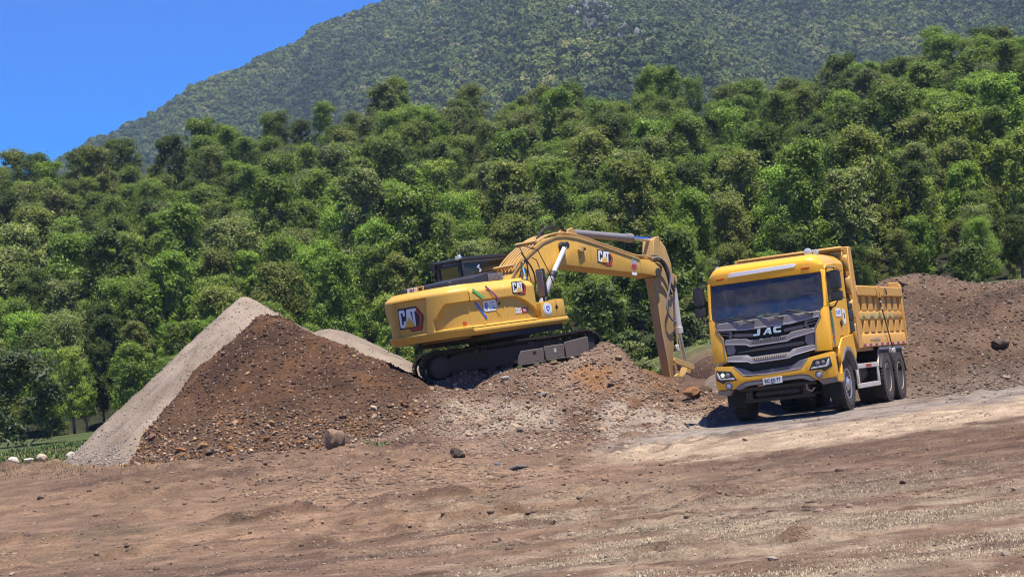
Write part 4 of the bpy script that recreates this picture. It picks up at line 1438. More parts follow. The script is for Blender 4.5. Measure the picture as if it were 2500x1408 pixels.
def counterweight():
    half = [(-2.835, 0), (-2.83, -.35), (-2.77, -.72), (-2.62, -1.05), (-2.40, -1.27), (-2.12, -1.385)]
    plan = [(x, -y) for x, y in half[::-1]][:-1] + half
    ns, nt = 320, 110
    P, tot = seg(plan, ns)
    d = np.gradient(P, axis=0); d /= np.linalg.norm(d, axis=1)[:, None]
    nrm = np.stack([d[:, 1], -d[:, 0]], 1)
    if (nrm[len(nrm) // 2] @ np.array([-1, 0])) < 0: nrm = -nrm
    z = np.linspace(1.03, 2.24, nt)
    inset = .06 * sstep(1.22, 1.03, z) ** 1.4 + .20 * sstep(2.0, 2.26, z) ** 2.2
    yy = P[:, 1]
    rec = np.zeros((nt, ns))
    edge = .010
    def box(a0, a1, z0, z1, coord, e=.010):
        return sstep(a0 - e, a0 + e, coord)[None, :] * (1 - sstep(a1 - e, a1 + e, coord))[None, :] * (sstep(z0 - e, z0 + e, z) * (1 - sstep(z1 - e, z1 + e, z)))[:, None]
    tw_ = sstep(-.012, .012, .62 - np.abs(yy)[None, :] - .10 * (1 - (z[:, None] - 1.22) / .84)) * (sstep(1.215, 1.235, z) * (1 - sstep(2.03, 2.05, z)))[:, None]
    rec = np.maximum(rec, tw_)
    # flanking recesses run round the corners and into the side doors
    sgn_arc = np.where(P[:, 0] < -1.56, 1, 0)
    for sg in (-1, 1):
        c = yy * sg
        top = 1.50 + .33 * sstep(.74, 1.10, c)
        m = sstep(.74 - edge, .74 + edge, c)[None, :] * sstep(1.24 - edge, 1.24 + edge, z)[:, None] * (1 - sstep(-edge, edge, z[:, None] - (top[None, :] + .0)))
        rec = np.maximum(rec, m)
    V = P[None, :, :] - nrm[None] * (inset[:, None, None] + .08 * rec[..., None])
    verts = np.concatenate([V, np.broadcast_to(z[:, None, None], (nt, ns, 1))], -1).reshape(-1, 3)
    F = grid_faces(ns, nt)
    bm = bmesh.new()
    vv = [bm.verts.new(p) for p in verts]
    for f in F: bm.faces.new([vv[i] for i in f])
    bm.faces.new([vv[i] for i in range(ns)])
    bm.faces.new([vv[(nt - 1) * ns + i] for i in range(ns)][::-1])
    bm.faces.new([vv[k * ns] for k in range(nt)] + [vv[k * ns + ns - 1] for k in range(nt)][::-1])
    return finish(bm, 'counterweight', Y, EX)


cw = counterweight()
brand_badge(frame_mat((-2.757, .40, 1.44), (0, -1, 0), (0, 0, 1)), .42, EX)

# right-hand side doors: one bent sheet whose lower field is recessed under an arching crease
def side_body(sgn):
    ns, nt = 190, 90
    x = np.linspace(-2.10, .22, ns); z = np.linspace(1.20, 2.25, nt)
    X, Z = np.meshgrid(x, z)
    arch = 1.82 - .55 * np.clip((X + .75) / .95, 0, 1) ** 1.9
    rec = (1 - sstep(-.010, .010, Z - arch)) * sstep(1.22, 1.245, Z)
    yy = 1.385 - .075 * rec - .36 * sstep(1.95, 2.27, Z) ** 2.3
    # the front end bends in round the corner
    yy = yy - .16 * sstep(-.02, .22, X) ** 2.2
    zz = Z - .50 * sstep(.0, .24, X) ** 2 * sstep(1.62, 2.25, Z)
    seam = np.exp(-((X + .98 - .06 * (Z - 1.2)) / .012) ** 2) * .02
    verts = np.stack([X, sgn * (yy - seam), zz], -1).reshape(-1, 3)
    bm = bmesh.new()
    vv = [bm.verts.new(p) for p in verts]
    for f in grid_faces(ns, nt): bm.faces.new([vv[i] for i in f])
    # close it inwards: top, front, bottom
    inner = .6
    iv = [[bm.verts.new((verts[i][0], sgn * inner, verts[i][2])) for i in rng] for rng in (range((nt - 1) * ns, nt * ns), [k * ns + ns - 1 for k in range(nt)], range(ns))]
    for rng, ivs in zip((list(range((nt - 1) * ns, nt * ns)), [k * ns + ns - 1 for k in range(nt)], list(range(ns))), iv):
        for a in range(len(rng) - 1):
            bm.faces.new([vv[rng[a]], vv[rng[a + 1]], ivs[a + 1], ivs[a]])
    return finish(bm, 'side_door', Y, EX)


sd = side_body(-1)
mb = MB().box(-2.1, .0, .62, 1.33, 1.2, 2.2); mb.build('engine_cover', Y, EX, .05, 2)
MB().box(-2.14, .1, -.62, .64, 1.1, 2.22).build('engine_deck', Y, EX, .03, 1)
# door lock, seam post, warning dot, stickers
lk = MB().box(-1.17, -1.05, -1.320, -1.308, 1.62, 1.76); lk = lk.build('door_lock', Y, EX, .004)
MB().box(-1.145, -1.075, -1.327, -1.3205, 1.65, 1.73).build('lock_handle', MT['black'], lk, .003)
fmS = lambda x, z, y=-1.386: frame_mat((x, y, z), (1, 0, 0), (0, 0, 1))
brand_badge(fmS(-.66, 1.90), .235, EX)
fm320 = fmS(-.60, 1.40, -1.345)
text_obj('model_number', '320', .17, frame_mat((-.50, -1.312, 1.46), (1, 0, 0), (0, 0, 1)), MT['white'], sd, bold=.006, sx=.8)
gxp = print_poly('model_tag', [(-.11, -.065), (.08, -.065), (.12, -.01), (.07, .065), (-.11, .065)], frame_mat((-.27, -1.312, 1.46), (1, 0, 0), (0, 0, 1)), MT['red'], EX)
text_obj('tag_letters', 'GX', .09, frame_mat((-.285, -1.312, 1.46), (1, 0, 0), (0, 0, 1)), MT['white'], gxp, .012, bold=.002, sx=.8)


def stripe(a, b, w, col, name='stripe', y=-1.312, off=.004):
    a = Vector((a[0], a[1])); b = Vector((b[0], b[1])); d = (b - a).normalized(); n = Vector((-d.y, d.x))
    pl = [a + n * w * .5, a - d * w * .3, a - n * w * .5, b - n * w * .5, b + d * w * .3, b + n * w * .5]
    return print_poly(name, [tuple(p) for p in pl], fmS(0, 0, y), MT[col], sd, off)


stripe((-1.98, 2.08), (-1.66, 1.85), .065, 'green_print', y=-1.392); stripe((-1.55, 2.12), (-1.20, 1.82), .05, 'purple', y=-1.388)
stripe((-1.18, 1.80), (-1.12, 1.70), .05, 'purple')
stripe((-1.88, 1.78), (-1.58, 1.38), .06, 'blue', y=-1.312); stripe((-1.44, 2.0), (-1.30, 1.85), .045, 'orange_print', y=-1.388); stripe((-1.26, 1.60), (-1.14, 1.42), .045, 'orange_print')
stripe((-1.52, 1.60), (-1.46, 1.54), .06, 'green_print')
sk = print_poly('sticker', rounded(.44, .25, .07), fmS(-1.42, 1.665, -1.312), MT['white'], EX, .005)
fk = fmS(-1.42, 1.665, -1.312)
print_poly('emblem', [(-.165, -.08), (-.165, .07), (-.145, .08), (-.10, -.01), (-.10, -.08), (-.125, -.08), (-.14, -.02), (-.14, -.08)], fk, MT['blue'], sk, .010)
print_poly('emblem', [(-.095, -.085), (-.055, -.03), (-.055, .05), (-.075, .055), (-.10, -.02)], fk, MT['green_print'], sk, .010)
print_poly('emblem', ring(.032, 14, -.10, .055), fk, MT['orange_print'], sk, .012)
for j, (tx, hh) in enumerate((('GOBIERNO', .035), ('REGIONAL', .035), ('DE ÑUBLE', .05))):
    text_obj('small_print', tx, hh, frame_mat((-1.335, -1.312, 1.73 - .065 * j), (1, 0, 0), (0, 0, 1)), MT['black'] if j == 2 else MT['grille_grey'], sk, .010, bold=.001 if j == 2 else 0)
print_poly('warning_dot', ring(.055), frame_mat((-2.262, -1.262, 1.32), (.74, -.67, 0), (0, 0, 1)), MT['orange'], cw, .02)
print_poly('notice', rounded(.1, .06, .01), fmS(-1.66, 1.29, -1.31), MT['trailyellow'], sd, .012)

# rounded sill along the side, tool box with its seal, right front
sill = panel([(-1.36, 1.19), (-1.415, 1.165), (-1.42, 1.10), (-1.38, 1.04), (-1.30, 1.02), (-1.0, 1.02), (-1.0, 1.19)], 0, -2.12, 1.09)
finish(sill, 'sill', Y, EX, .02, 2)
MB().box(-2.1, 1.05, .9, 1.40, 1.02, 1.19).build('sill', Y, EX, .03, 2)
tb = MB().box(.21, 1.04, -1.385, -.72, 1.192, 1.60).build('tool_box', Y, EX, .03, 2)
MB().box(.76, 1.0, -1.36, -.8, 1.602, 1.625).build('lid', Y, tb, .008)
MB().box(.735, .742, -1.389, -1.384, 1.24, 1.58).build('seam', MT['black'], tb)
MB().box(.70, .80, -1.40, -1.386, 1.44, 1.455).build('latch', MT['black'], tb)
MB().box(.745, .757, -1.402, -1.386, 1.38, 1.50).build('latch', MT['black'], tb)
seal = print_poly('seal', ring(.15, 28), fmS(.43, 1.42), MT['white'], EX, .003)
print_poly('seal_ring', ring(.122, 28), fmS(.43, 1.42), MT['grille_light'], seal, .007)
print_poly('seal_ring', ring(.112, 28), fmS(.43, 1.42), MT['white'], seal, .0105)
print_poly('shield', [(-.06, .065), (.06, .065), (.055, -.02), (0, -.075), (-.055, -.02)], fmS(.43, 1.42), MT['blue'], seal, .014)
print_poly('shield_mark', ring(.025, 10), fmS(.43, 1.42), MT['white'], seal, .018)
MB().box(-1.5, 1.0, -1.28, 1.3, .88, 1.02).build('revolving_frame', MT['steel'], EX, .02)
mb = MB(); mb.box(-2.0, -1.2, -.6, .6, .98, 1.03); mb.build('belly_plate', YD, EX, .02)

# black hood on top with its grille, the licence plate at the rear edge
hood = panel([(-2.32, 2.20), (-2.30, 2.34), (-2.16, 2.385), (-1.5, 2.40), (-1.1, 2.47), (-.80, 2.475), (-.60, 2.43), (-.50, 2.24), (-.5, 2.18), (-2.3, 2.16)], 1, -.98, .72)
hd = finish(hood, 'hood', BK, EX, .04, 3)
for k in range(12):
    MB().box(-1.02 + k * .042, -.995 + k * .042, -1.0, -.982, 2.27, 2.43).build('grille_bar', MT['grille_grey'], hd, .003)
for k in range(3):
    MB().box(-1.04, -.50, -.998, -.984, 2.285 + k * .055, 2.30 + k * .055).build('grille_rail', MT['grille_grey'], hd)
lp = MB().box(-2.335, -2.325, -.12, .48, 2.22, 2.36).build('licence_plate', MT['trailyellow'], EX, .004)
MB().box(-2.345, -2.336, .12, .46, 2.235, 2.345).build('plate_field', MT['white'], lp, .003)
text_obj('plate_letters', 'SZ·F', .10, frame_mat((-2.345, .29, 2.29), (0, -1, 0), (0, 0, 1)), MT['black'], lp, .004, bold=.003, sx=.9)
MB().box(-2.345, -2.336, -.06, .06, 2.24, 2.33).build('plate_light', MT['black'], lp, .003)
mb = MB(); mb.tube([(.02, -1.2, 2.2), (.0, -1.18, 2.5)], .035, 10)
mb.build('exhaust_pipe', MT['chrome'], EX)

# cab on the far side
def frame_rect(mb, axis, c0, c1, a0, a1, b0, b1, w):
    """A rectangular frame of four bars in the plane of the two other axes."""
    def bx(p0, p1, q0, q1):
        if axis == 1: mb.box(p0, p1, c0, c1, q0, q1)
        elif axis == 0: mb.box(c0, c1, p0, p1, q0, q1)
    bx(a0, a1, b1 - w, b1); bx(a0, a1, b0, b0 + w); bx(a0, a0 + w, b0 + w, b1 - w); bx(a1 - w, a1, b0 + w, b1 - w)
    return mb


cab = empty('cab', None); cab.parent = EX
frame_rect(MB(), 1, .33, .40, -.55, 1.12, 1.25, 2.90, .08).build('side_frame', BK, cab, .015)
frame_rect(MB(), 1, 1.28, 1.35, -.55, 1.12, 1.25, 2.90, .08).build('side_frame', BK, cab, .015)
frame_rect(MB(), 0, -.56, -.48, .405, 1.275, 1.25, 2.90, .10).build('rear_frame', BK, cab, .015)
frame_rect(MB(), 0, 1.06, 1.13, .405, 1.275, 1.25, 2.90, .08).build('front_frame', BK, cab, .015)
MB().box(-.545, -.495, .505, 1.175, 1.30, 2.30).build('rear_panel', BK, cab, .01)
roofp = panel([(-.58, 2.90), (-.58, 2.955), (-.45, 2.99), (.95, 2.985), (1.14, 2.945), (1.15, 2.90)], 1, .32, 1.36)
finish(roofp, 'cab_roof', BK, cab, .02, 2)
MB().box(-.47, 1.05, .36, .366, 1.33, 2.82).build('side_window', MT['glass_dark'], cab)
MB().box(-.47, 1.05, 1.31, 1.316, 1.33, 2.82).build('side_window', MT['glass_dark'], cab)
MB().box(-.52, -.514, .505, 1.175, 2.30, 2.80).build('rear_window', MT['glass_dark'], cab)
MB().box(1.09, 1.096, .485, 1.195, 1.33, 2.82).build('windscreen', MT['glass_dark'], cab)
MB().box(-.48, 1.06, .41, 1.27, 1.2, 1.26).build('cab_floor', BK, cab)
st = MB().box(-.1, .42, .6, 1.1, 1.55, 1.72); st.box(-.22, -.06, .6, 1.1, 1.72, 2.35); st.build('seat', MT['seat'], cab, .04, 2)
print_poly('window_sticker', [(-.07, .03), (.02, .1), (.05, .07), (0, .02), (.08, -.04), (.06, -.1), (-.02, -.1), (.03, -.03)], frame_mat((.02, .355, 2.68), (1, 0, 0), (0, 0, 1)), MT['lens'], cab, .004)
mb = MB(); mb.box(-.6, -.5, .35, .5, 2.93, 3.02); mb.box(-.56, -.5, .38, .46, 3.02, 3.06); mb.build('work_lamp', MT['lens'], cab, .012)
mb = MB(); mb.box(-.62, -.56, 1.28, 1.38, 2.72, 2.98); mb.tube([(-.6, 1.33, 2.9), (-.72, 1.40, 3.0)], .015, 6); mb.tube([(-.52, .42, 3.0), (-.47, .42, 3.13)], .022, 6); mb.build('antenna', BK, cab, .006)

# tall black mirror pack on the right front corner, thin rails
mir = MB().box(.42, .50, -1.42, -1.16, 2.06, 2.40); mir.box(.42, .50, -1.42, -1.16, 1.70, 2.04); mir = mir.build('mirror', BK, EX, .03, 2)
mb = MB(); mb.box(.405, .419, -1.40, -1.18, 1.74, 2.36); mb.build('mirror_backing', MT['grille_grey'], mir, .008)
MB().tube([(.46, -1.29, 2.42), (.44, -1.25, 2.62), (.35, -1.2, 2.7)], .014, 6).tube([(.46, -1.29, 1.70), (.46, -1.29, 1.60)], .03, 8).build('mirror_arm', BK, mir)
MB().tube([(.95, -1.30, 1.60), (.76, -1.30, 2.3), (.5, -1.28, 2.86), (.1, -1.1, 3.05), (.02, -1.0, 3.0)], .012, 6).build('handrail', BK, EX)
MB().tube([(.2, -1.2, 2.1), (.16, -1.15, 2.7), (.05, -1.1, 3.02)], .012, 6).build('handrail', BK, EX)

# boom
BO = [(.05, 1.72), (.10, 2.0), (.55, 2.46), (.87, 2.70), (1.27, 2.92), (1.71, 3.13), (2.2, 3.24), (2.55, 3.235), (2.98, 3.155), (3.28, 3.07), (3.81, 2.915), (4.48, 2.70), (5.25, 2.45),
      (5.67, 2.39), (5.9, 2.29), (6.05, 2.12), (6.04, 1.98), (5.92, 1.93), (5.38, 2.036), (4.35, 2.186), (3.43, 2.327), (2.5, 2.475), (2.3, 2.47), (2.09, 2.40), (1.6, 2.27), (.95, 2.05), (.5, 1.80), (.25, 1.66)]
boom = MB().prism(BO, 1, -.33, .33).build('boom', Y, EX, .018, 2)
top = BO[1:13]
fl = MB()
for a, b in zip(top[:-1], top[1:]):
    a = Vector((a[0], 0, a[1])); b = Vector((b[0], 0, b[1])); d = (b - a).normalized(); n = Vector((-d.z, 0, d.x))
    for yy in (-.345,):
        vs = [a + n * .012, b + n * .012, b - n * .035, a - n * .035]
        fl.add([(p.x, y0, p.z) for y0 in (-.352, -.332) for p in vs], [(0, 1, 2, 3), (7, 6, 5, 4), (0, 4, 5, 1), (1, 5, 6, 2), (2, 6, 7, 3), (3, 7, 4, 0)])
fl.build('boom_flange', YD, boom)
brand_badge(frame_mat((3.64, -.331, 2.49), (1, 0, -.17), (.17, 0, 1)), .285, EX)
MB().box(3.40, 3.41, -.335, -.329, 2.34, 3.02).build('weld_seam', YD, boom)
MB().box(5.27, 5.28, -.335, -.329, 2.07, 2.42).build('weld_seam', YD, boom)
fe = frame_mat((5.00, -.331, 2.29), (1, 0, -.17), (.17, 0, 1))
em = print_poly('emblem_sticker', [(-.10, .15), (.10, .15), (.12, -.03), (0, -.17), (-.12, -.03)], fe, MT['grille_light'], EX, .003)
print_poly('emblem_field', [(-.09, .03), (.09, .03), (.09, -.05), (0, -.13), (-.09, -.05)], fe, MT['red'], em, .007)
print_poly('emblem_crown', [(-.1, .15), (-.07, .22), (0, .19), (.07, .22), (.1, .15)], fe, MT['green_print'], em, .007)
print_poly('emblem_scroll', [(-.11, -.19), (.11, -.19), (.08, -.26), (-.08, -.26)], fe, MT['white'], em, .007)
lampb = MB().tube([(3.02, -.36, 2.78), (2.98, -.36, 2.64), (2.92, -.36, 2.5)], .012, 6); lampb.box(2.92, 3.06, -.42, -.34, 2.78, 2.85); lampb = lampb.build('boom_lamp', YD, EX, .008)
MB().cyl((3.06, -.38, 2.82), (3.15, -.38, 2.86), .045, 10).build('lamp_head', MT['black_plastic'], lampb)
# lower pivot bosses
MB().lathe([(.0, -.345), (.12, -.345), (.12, .345), (0, .345)], 1, (5.93, 0, 2.04), 20).build('pivot_pin', MT['steel'], boom, .01)
MB().lathe([(.0, -.40), (.10, -.40), (.12, -.34), (.12, .34), (.10, .40), (0, .40)], 1, (2.36, 0, 2.97), 20).build('pivot_pin', MT['steel'], boom, .01)
# steel pipes up the back of the boom and along its top
for k in range(6):
    yk = -.30 + k * .12
    path = [(.42 - .02 * k, yk, 2.22), (.62, yk, 2.60), (.95, yk, 2.84), (1.3, yk, 3.03), (1.7, yk, 3.22), (2.05, yk, 3.31)]
    if k < 2: path += [(2.55, yk, 3.32), (3.0, yk, 3.23), (3.9, yk, 2.95), (4.6, yk, 2.72), (5.25, yk, 2.52), (5.55, yk - .02, 2.52), (5.78, yk - .03, 2.42)]
    P, _ = seg(path, 22)
    MB().tube([tuple(p) for p in P], .024, 7).build('hydraulic_pipe', YD, boom)
for (a, b) in (((.56, 2.52), (.80, 2.68)), ((1.45, 3.06), (1.6, 3.13))):
    MB().box(a[0], a[0] + .07, -.36, .36, a[1] + .05, a[1] + .12, Matrix.Translation((a[0], 0, a[1])) @ Matrix.Rotation(-.62, 4, 'Y') @ Matrix.Translation((-a[0], 0, -a[1]))).build('pipe_clamp', YD, boom, .006)
P, _ = seg([(1.75, -.1, 3.25), (2.1, -.1, 3.5), (2.5, -.08, 3.52), (2.85, -.04, 3.38), (3.05, 0, 3.36)], 18)
MB().tube([tuple(p) for p in P], .028, 8).build('hose', BK, boom)
for k, path in enumerate(([(.55, -.38, 2.1), (.75, -.42, 2.55), (.9, -.40, 2.75), (1.0, -.38, 2.6), (.92, -.4, 2.3)], [(.95, -.44, 1.7), (1.15, -.5, 2.3), (.8, -.42, 2.9)])):
    P, _ = seg(path, 16)
    MB().tube([tuple(p) for p in P], .022, 7).build('hose', BK, boom)

# boom cylinders (both sides)
for yy in (-.47, .47):
    c = MB().tube([(.90, yy, 1.22), (1.74, yy, 2.275)], .08, 16)
    c = c.build('boom_cylinder', MT['grille_light'], EX, .006)
    MB().tube([(1.70, yy, 2.225), (1.79, yy, 2.335)], .105, 16).build('gland', MT['black_plastic'], c, .006)
    MB().tube([(1.76, yy, 2.30), (2.33, yy, 2.93)], .062, 16).build('piston_rod', MT['rod'], c)
    MB().lathe([(0, yy - .06), (.095, yy - .06), (.095, yy + .06), (0, yy + .06)], 1, (2.36, 0, 2.97), 18).build('rod_eye', MT['black_plastic'], c, .008)

# stick
SO = [(5.985, 2.55), (6.10, 2.91), (6.20, 2.985), (6.33, 2.985), (6.42, 2.93), (6.60, 2.70), (6.735, 2.22), (6.70, 1.88), (6.53, .94), (6.30, -.1), (6.24, -.78), (6.17, -.89), (6.07, -.89), (6.0, -.76), (6.0, -.36), (5.94, .47), (5.94, 1.13), (5.90, 1.80), (5.88, 2.2)]
stick = MB().prism(SO, 1, -.14, .14).build('stick', YD, EX, .014, 2)
MB().prism([(5.86, 2.05), (5.99, 2.56), (6.10, 2.92), (6.2, 3.0), (6.34, 3.0), (6.30, 2.7), (6.32, 2.3), (6.2, 1.95), (6.0, 1.9)], 1, -.205, -.142).build('pivot_plate', YD, stick, .01)
MB().prism([(5.86, 2.05), (5.99, 2.56), (6.10, 2.92), (6.2, 3.0), (6.34, 3.0), (6.30, 2.7), (6.32, 2.3), (6.2, 1.95), (6.0, 1.9)], 1, .142, .205).build('pivot_plate', YD, stick, .01)
MB().lathe([(0, -.19), (.09, -.19), (.09, .19), (0, .19)], 1, (6.30, 0, 2.93), 16).build('pivot_pin', MT['steel'], stick, .008)
for k, path in enumerate(([(5.75, -.30, 2.42), (5.95, -.38, 2.44), (6.2, -.36, 2.33), (6.40, -.34, 2.0), (6.33, -.33, 1.6), (6.12, -.30, 1.25), (6.10, -.30, .95), (6.25, -.28, .72), (6.47, -.22, .66)],
                          [(5.8, -.26, 2.36), (6.05, -.33, 2.36), (6.25, -.30, 2.15), (6.36, -.28, 1.85), (6.4, -.24, 1.5), (6.5, -.2, 1.42)],
                          [(5.75, -.22, 2.46), (6.0, -.28, 2.5), (6.28, -.26, 2.3), (6.42, -.24, 1.95), (6.55, -.22, 1.5), (6.68, -.2, 1.5), (6.74, -.18, 1.78), (6.82, -.12, 1.85)])):
    P, _ = seg(path, 26)
    MB().tube([tuple(p) for p in P], .027, 8).build('hose', MT['grille_grey'] if k == 0 else BK, stick)
MB().tube([(6.47, -.22, .66), (6.43, -.21, .2), (6.40, -.21, -.05)], .02, 7).build('hydraulic_pipe', YD, stick)
mb = MB(); mb.box(6.32, 6.46, -.24, -.17, -.12, .06); mb.build('hose_clamp', MT['white_dirty'], stick, .02)
mb = MB(); mb.box(5.70, 6.0, -.34, -.20, 2.36, 2.46); mb.build('valve_block', YD, boom, .015)

# stick cylinder on top of the boom
sc = MB().tube([(3.0, 0, 3.33), (5.36, 0, 3.04)], .10, 18); sc.tube([(5.22, 0, 3.06), (5.44, 0, 3.03)], .125, 18); sc = sc.build('stick_cylinder', MT['grille_grey'], EX, .008)
MB().tube([(5.40, 0, 3.035), (6.28, 0, 2.94)], .062, 16).build('piston_rod', MT['chrome'], sc)
mb = MB().prism([(2.75, 3.18), (2.85, 3.40), (3.0, 3.44), (3.12, 3.36), (3.2, 3.10)], 1, -.19, -.12); mb.prism([(2.75, 3.18), (2.85, 3.40), (3.0, 3.44), (3.12, 3.36), (3.2, 3.10)], 1, .12, .19)
mb.build('cylinder_bracket', YD, boom, .01)
# bucket cylinder on the outer side of the stick
bc = MB().tube([(6.84, 0, 1.82), (6.80, 0, .40)], .095, 18); bc.tube([(6.80, 0, .52), (6.80, 0, .34)], .115, 18); bc = bc.build('bucket_cylinder', MT['white_dirty'], EX, .008)
MB().tube([(6.80, 0, .36), (6.88, 0, -.58)], .055, 16).build('piston_rod', MT['chrome'], bc)
mb = MB().prism([(6.62, 1.75), (6.7, 2.0), (6.92, 1.9), (6.9, 1.74), (6.75, 1.6)], 1, -.13, -.07); mb.prism([(6.62, 1.75), (6.7, 2.0), (6.92, 1.9), (6.9, 1.74), (6.75, 1.6)], 1, .07, .13); mb.build('cylinder_bracket', YD, stick, .01)


def linkbar(name, p, q, y0, y1, w, mat, parent):
    p = Vector((p[0], 0, p[1])); q = Vector((q[0], 0, q[1])); d = (q - p).normalized(); n = Vector((-d.z, 0, d.x))
    pts = []
    for c, s0 in ((p, 1), (q, -1)):
        for k in range(7):
            t = math.pi / 2 + math.pi * k / 6
            v = c + d * (math.cos(t) * w) * s0 + n * (math.sin(t) * w) * s0
            pts.append((v.x, v.z))
    return MB().prism(pts, 1, y0, y1).build(name, mat, parent, .008)


for yy in (-.24, .19): linkbar('idler_link', (6.22, -.36), (6.88, -.60), yy, yy + .05, .075, YD, EX)
linkbar('power_link', (6.88, -.60), (6.58, -1.05), -.12, .12, .085, YD, EX)
# bucket, curled in behind the mound crest
bk = MB()
prof = [(6.12, -.82), (6.62, -1.02), (6.74, -1.35), (6.60, -1.72), (6.2, -1.92), (5.72, -1.88), (5.42, -1.62)]
inn = [(6.2, -.98), (6.55, -1.1), (6.64, -1.35), (6.52, -1.64), (6.18, -1.82), (5.74, -1.79), (5.46, -1.6)]
for i in range(len(prof) - 1):
    q = [prof[i], prof[i + 1], inn[i + 1], inn[i]]
    bk.prism(q, 1, -.58, .58)
bucket = bk.build('bucket', MT['steel'], EX)
for yy in (-.60, .58): MB().prism([(6.12, -.82), (6.62, -1.02), (6.74, -1.35), (6.60, -1.72), (6.2, -1.92), (5.72, -1.88), (5.42, -1.62), (5.8, -1.2)], 1, yy, yy + .022).build('side_plate', MT['steel'], bucket)
for k in range(5): MB().prism([(5.50, -1.70), (5.22, -1.50), (5.25, -1.47), (5.50, -1.60)], 1, -.55 + k * .25, -.45 + k * .25).build('tooth', MT['steel'], bucket, .006)
for yy in (-.26, .2): MB().prism([(6.0, -.78), (6.2, -.70), (6.36, -.80), (6.62, -.98), (6.70, -1.12), (6.4, -1.1), (6.05, -.98)], 1, yy, yy + .06).build('hinge_plate', Y, bucket, .01)

# undercarriage, slewed under the house
def low(o):
    o.matrix_local = Matrix.Rotation(SLEW, 4, 'Z')
    return o


MB().lathe([(0, .78), (.75, .78), (.75, .92), (.62, .95), (0, .95)], 2, (0, 0, 0), 32).build('turntable', MT['steel'], EX, .01)
uc = MB().box(-.8, .8, -.75, .75, .45, .8); uc.box(-1.1, -.6, -.95, .95, .38, .62); uc.box(.6, 1.1, -.95, .95, .38, .62)
low(uc.build('car_body', MT['track'], EX, .03))


def track(yc, side):
    CL, CR, RR, SAG = -1.72, 1.90, .36, .03
    CC = CR - CL
    tr = empty('track', None); tr.parent = EX; low(tr)
    # path of the chain
    pts = []
    n = 40
    for k in range(n): pts.append((CL + CC * k / n, .03))
    for k in range(18):
        t = -math.pi / 2 + math.pi * k / 18; pts.append((CR + RR * math.cos(t), .39 + RR * math.sin(t)))
    for k in range(n):
        xx = CR - CC * k / n; pts.append((xx, .75 - SAG * math.sin(math.pi * 2 * (k / n)) ** 2))
    for k in range(18):
        t = math.pi / 2 + math.pi * k / 18; pts.append((CL + RR * math.cos(t), .39 + RR * math.sin(t)))
    P = np.array(pts + [pts[0]]); s = np.concatenate([[0], np.cumsum(np.linalg.norm(np.diff(P, axis=0), axis=1))])
    N = 48; pitch = s[-1] / N
    mb = MB(); h = pitch * .5
    mb.box(-h * .96, h * .96, -.30, .30, 0, .022)
    for q in (-.7, 0, .7): mb.prism([(q * h - .012, .022), (q * h + .012, .022), (q * h + .006, .05), (q * h - .006, .05)], 1, -.30, .30)
    mb.box(-h * .9, h * .9, -.12, -.06, -.07, -.001); mb.box(-h * .9, h * .9, .06, .12, -.07, -.001)
    first = mb.build('track_shoe', MT['track'], tr)
    for k in range(N):
        t = (k + .35) * pitch
        x = float(np.interp(t, s, P[:, 0])); z = float(np.interp(t, s, P[:, 1]))
        x2 = float(np.interp((t + .02) % s[-1], s, P[:, 0])); z2 = float(np.interp((t + .02) % s[-1], s, P[:, 1]))
        a = math.atan2(z2 - z, x2 - x)
        o = first if k == 0 else first.copy()
        if k: COL.objects.link(o); o.parent = tr
        # travelling counter-clockwise seen from -y, the outer face is on the right of the direction
        o.matrix_local = Matrix.Translation((x, yc, z)) @ Matrix.Rotation(-a, 4, 'Y') @ Matrix.Rotation(math.pi, 4, 'X')
    fr = MB().prism([(-1.45, .30), (-1.5, .55), (-1.2, .66), (1.2, .66), (1.5, .58), (1.5, .30), (1.3, .22), (-1.3, .22)], 1, yc - .2, yc + .2)
    fr = fr.build('track_frame', MT['track'], tr, .02)
    o = yc + side * .25
    for xx, nm in ((CL + .08, 'sprocket'), (CR, 'idler')):
        wl = MB().lathe([(0, -.22), (.26, -.22), (.27, -.16), (.30, -.1), (.32, 0), (.30, .1), (.27, .16), (.26, .22), (0, .22)], 1, (xx, yc, .39), 28)
        w_ = wl.build(nm, MT['track'], tr, .005)
        MB().lathe([(0, side * .222), (.20, side * .222), (.20, side * .245), (0, side * .245)], 1, (xx, yc, .40), 24).build('hub_cover', MT['steel'], tr, .006)
    for k in range(7): MB().lathe([(0, -.2), (.1, -.2), (.1, .2), (0, .2)], 1, (-1.3 + k * .43, yc, .2), 14).build('roller', MT['track'], tr, .008)
    for xx in (-.75, .6): MB().lathe([(0, -.16), (.075, -.16), (.075, side * .24), (0, side * .24)] if side > 0 else [(0, side * .24), (.075, side * .24), (.075, .16), (0, .16)], 1, (xx, yc, .63), 14).build('carrier_roller', MT['steel'], tr, .008)
    gy0, gy1 = sorted((o, o + side * .055))
    for (x0, x1, z0, z1, cutl) in ((.18, .84, .20, .50, .12), (.86, 1.34, .22, .53, 0)):
        MB().prism([(x0, z0), (x1, z0), (x1, z1), (x0 + cutl, z1), (x0 + cutl * .35, z0 + .17)], 1, gy0, gy1).build('track_guard', MT['guard'], tr, .012)
        MB().box(x0, x1, min(gy0, gy0 + side * .12), max(gy1, gy1 + side * .02), z0 - .035, z0 - .004).build('guard_lip', MT['guard'], tr, .006)
    MB().prism([(1.36, .16), (1.94, .20), (1.94, .62), (1.36, .56)], 1, gy0, gy1).build('track_guard', MT['guard'], tr, .012)
    if side < 0:
        q = MB().box(.58, .66, gy0 - .004, gy0 - .001, .38, .45).build('guard_hole', MT['black_deep'], tr)
        print_poly('guard_sticker', rounded(.055, .1, .01), frame_mat((1.12, gy0, .40), (1, 0, 0), (0, 0, 1)), MT['white_dirty'], tr)
    return tr


track(-1.19, -1); track(1.19, 1)
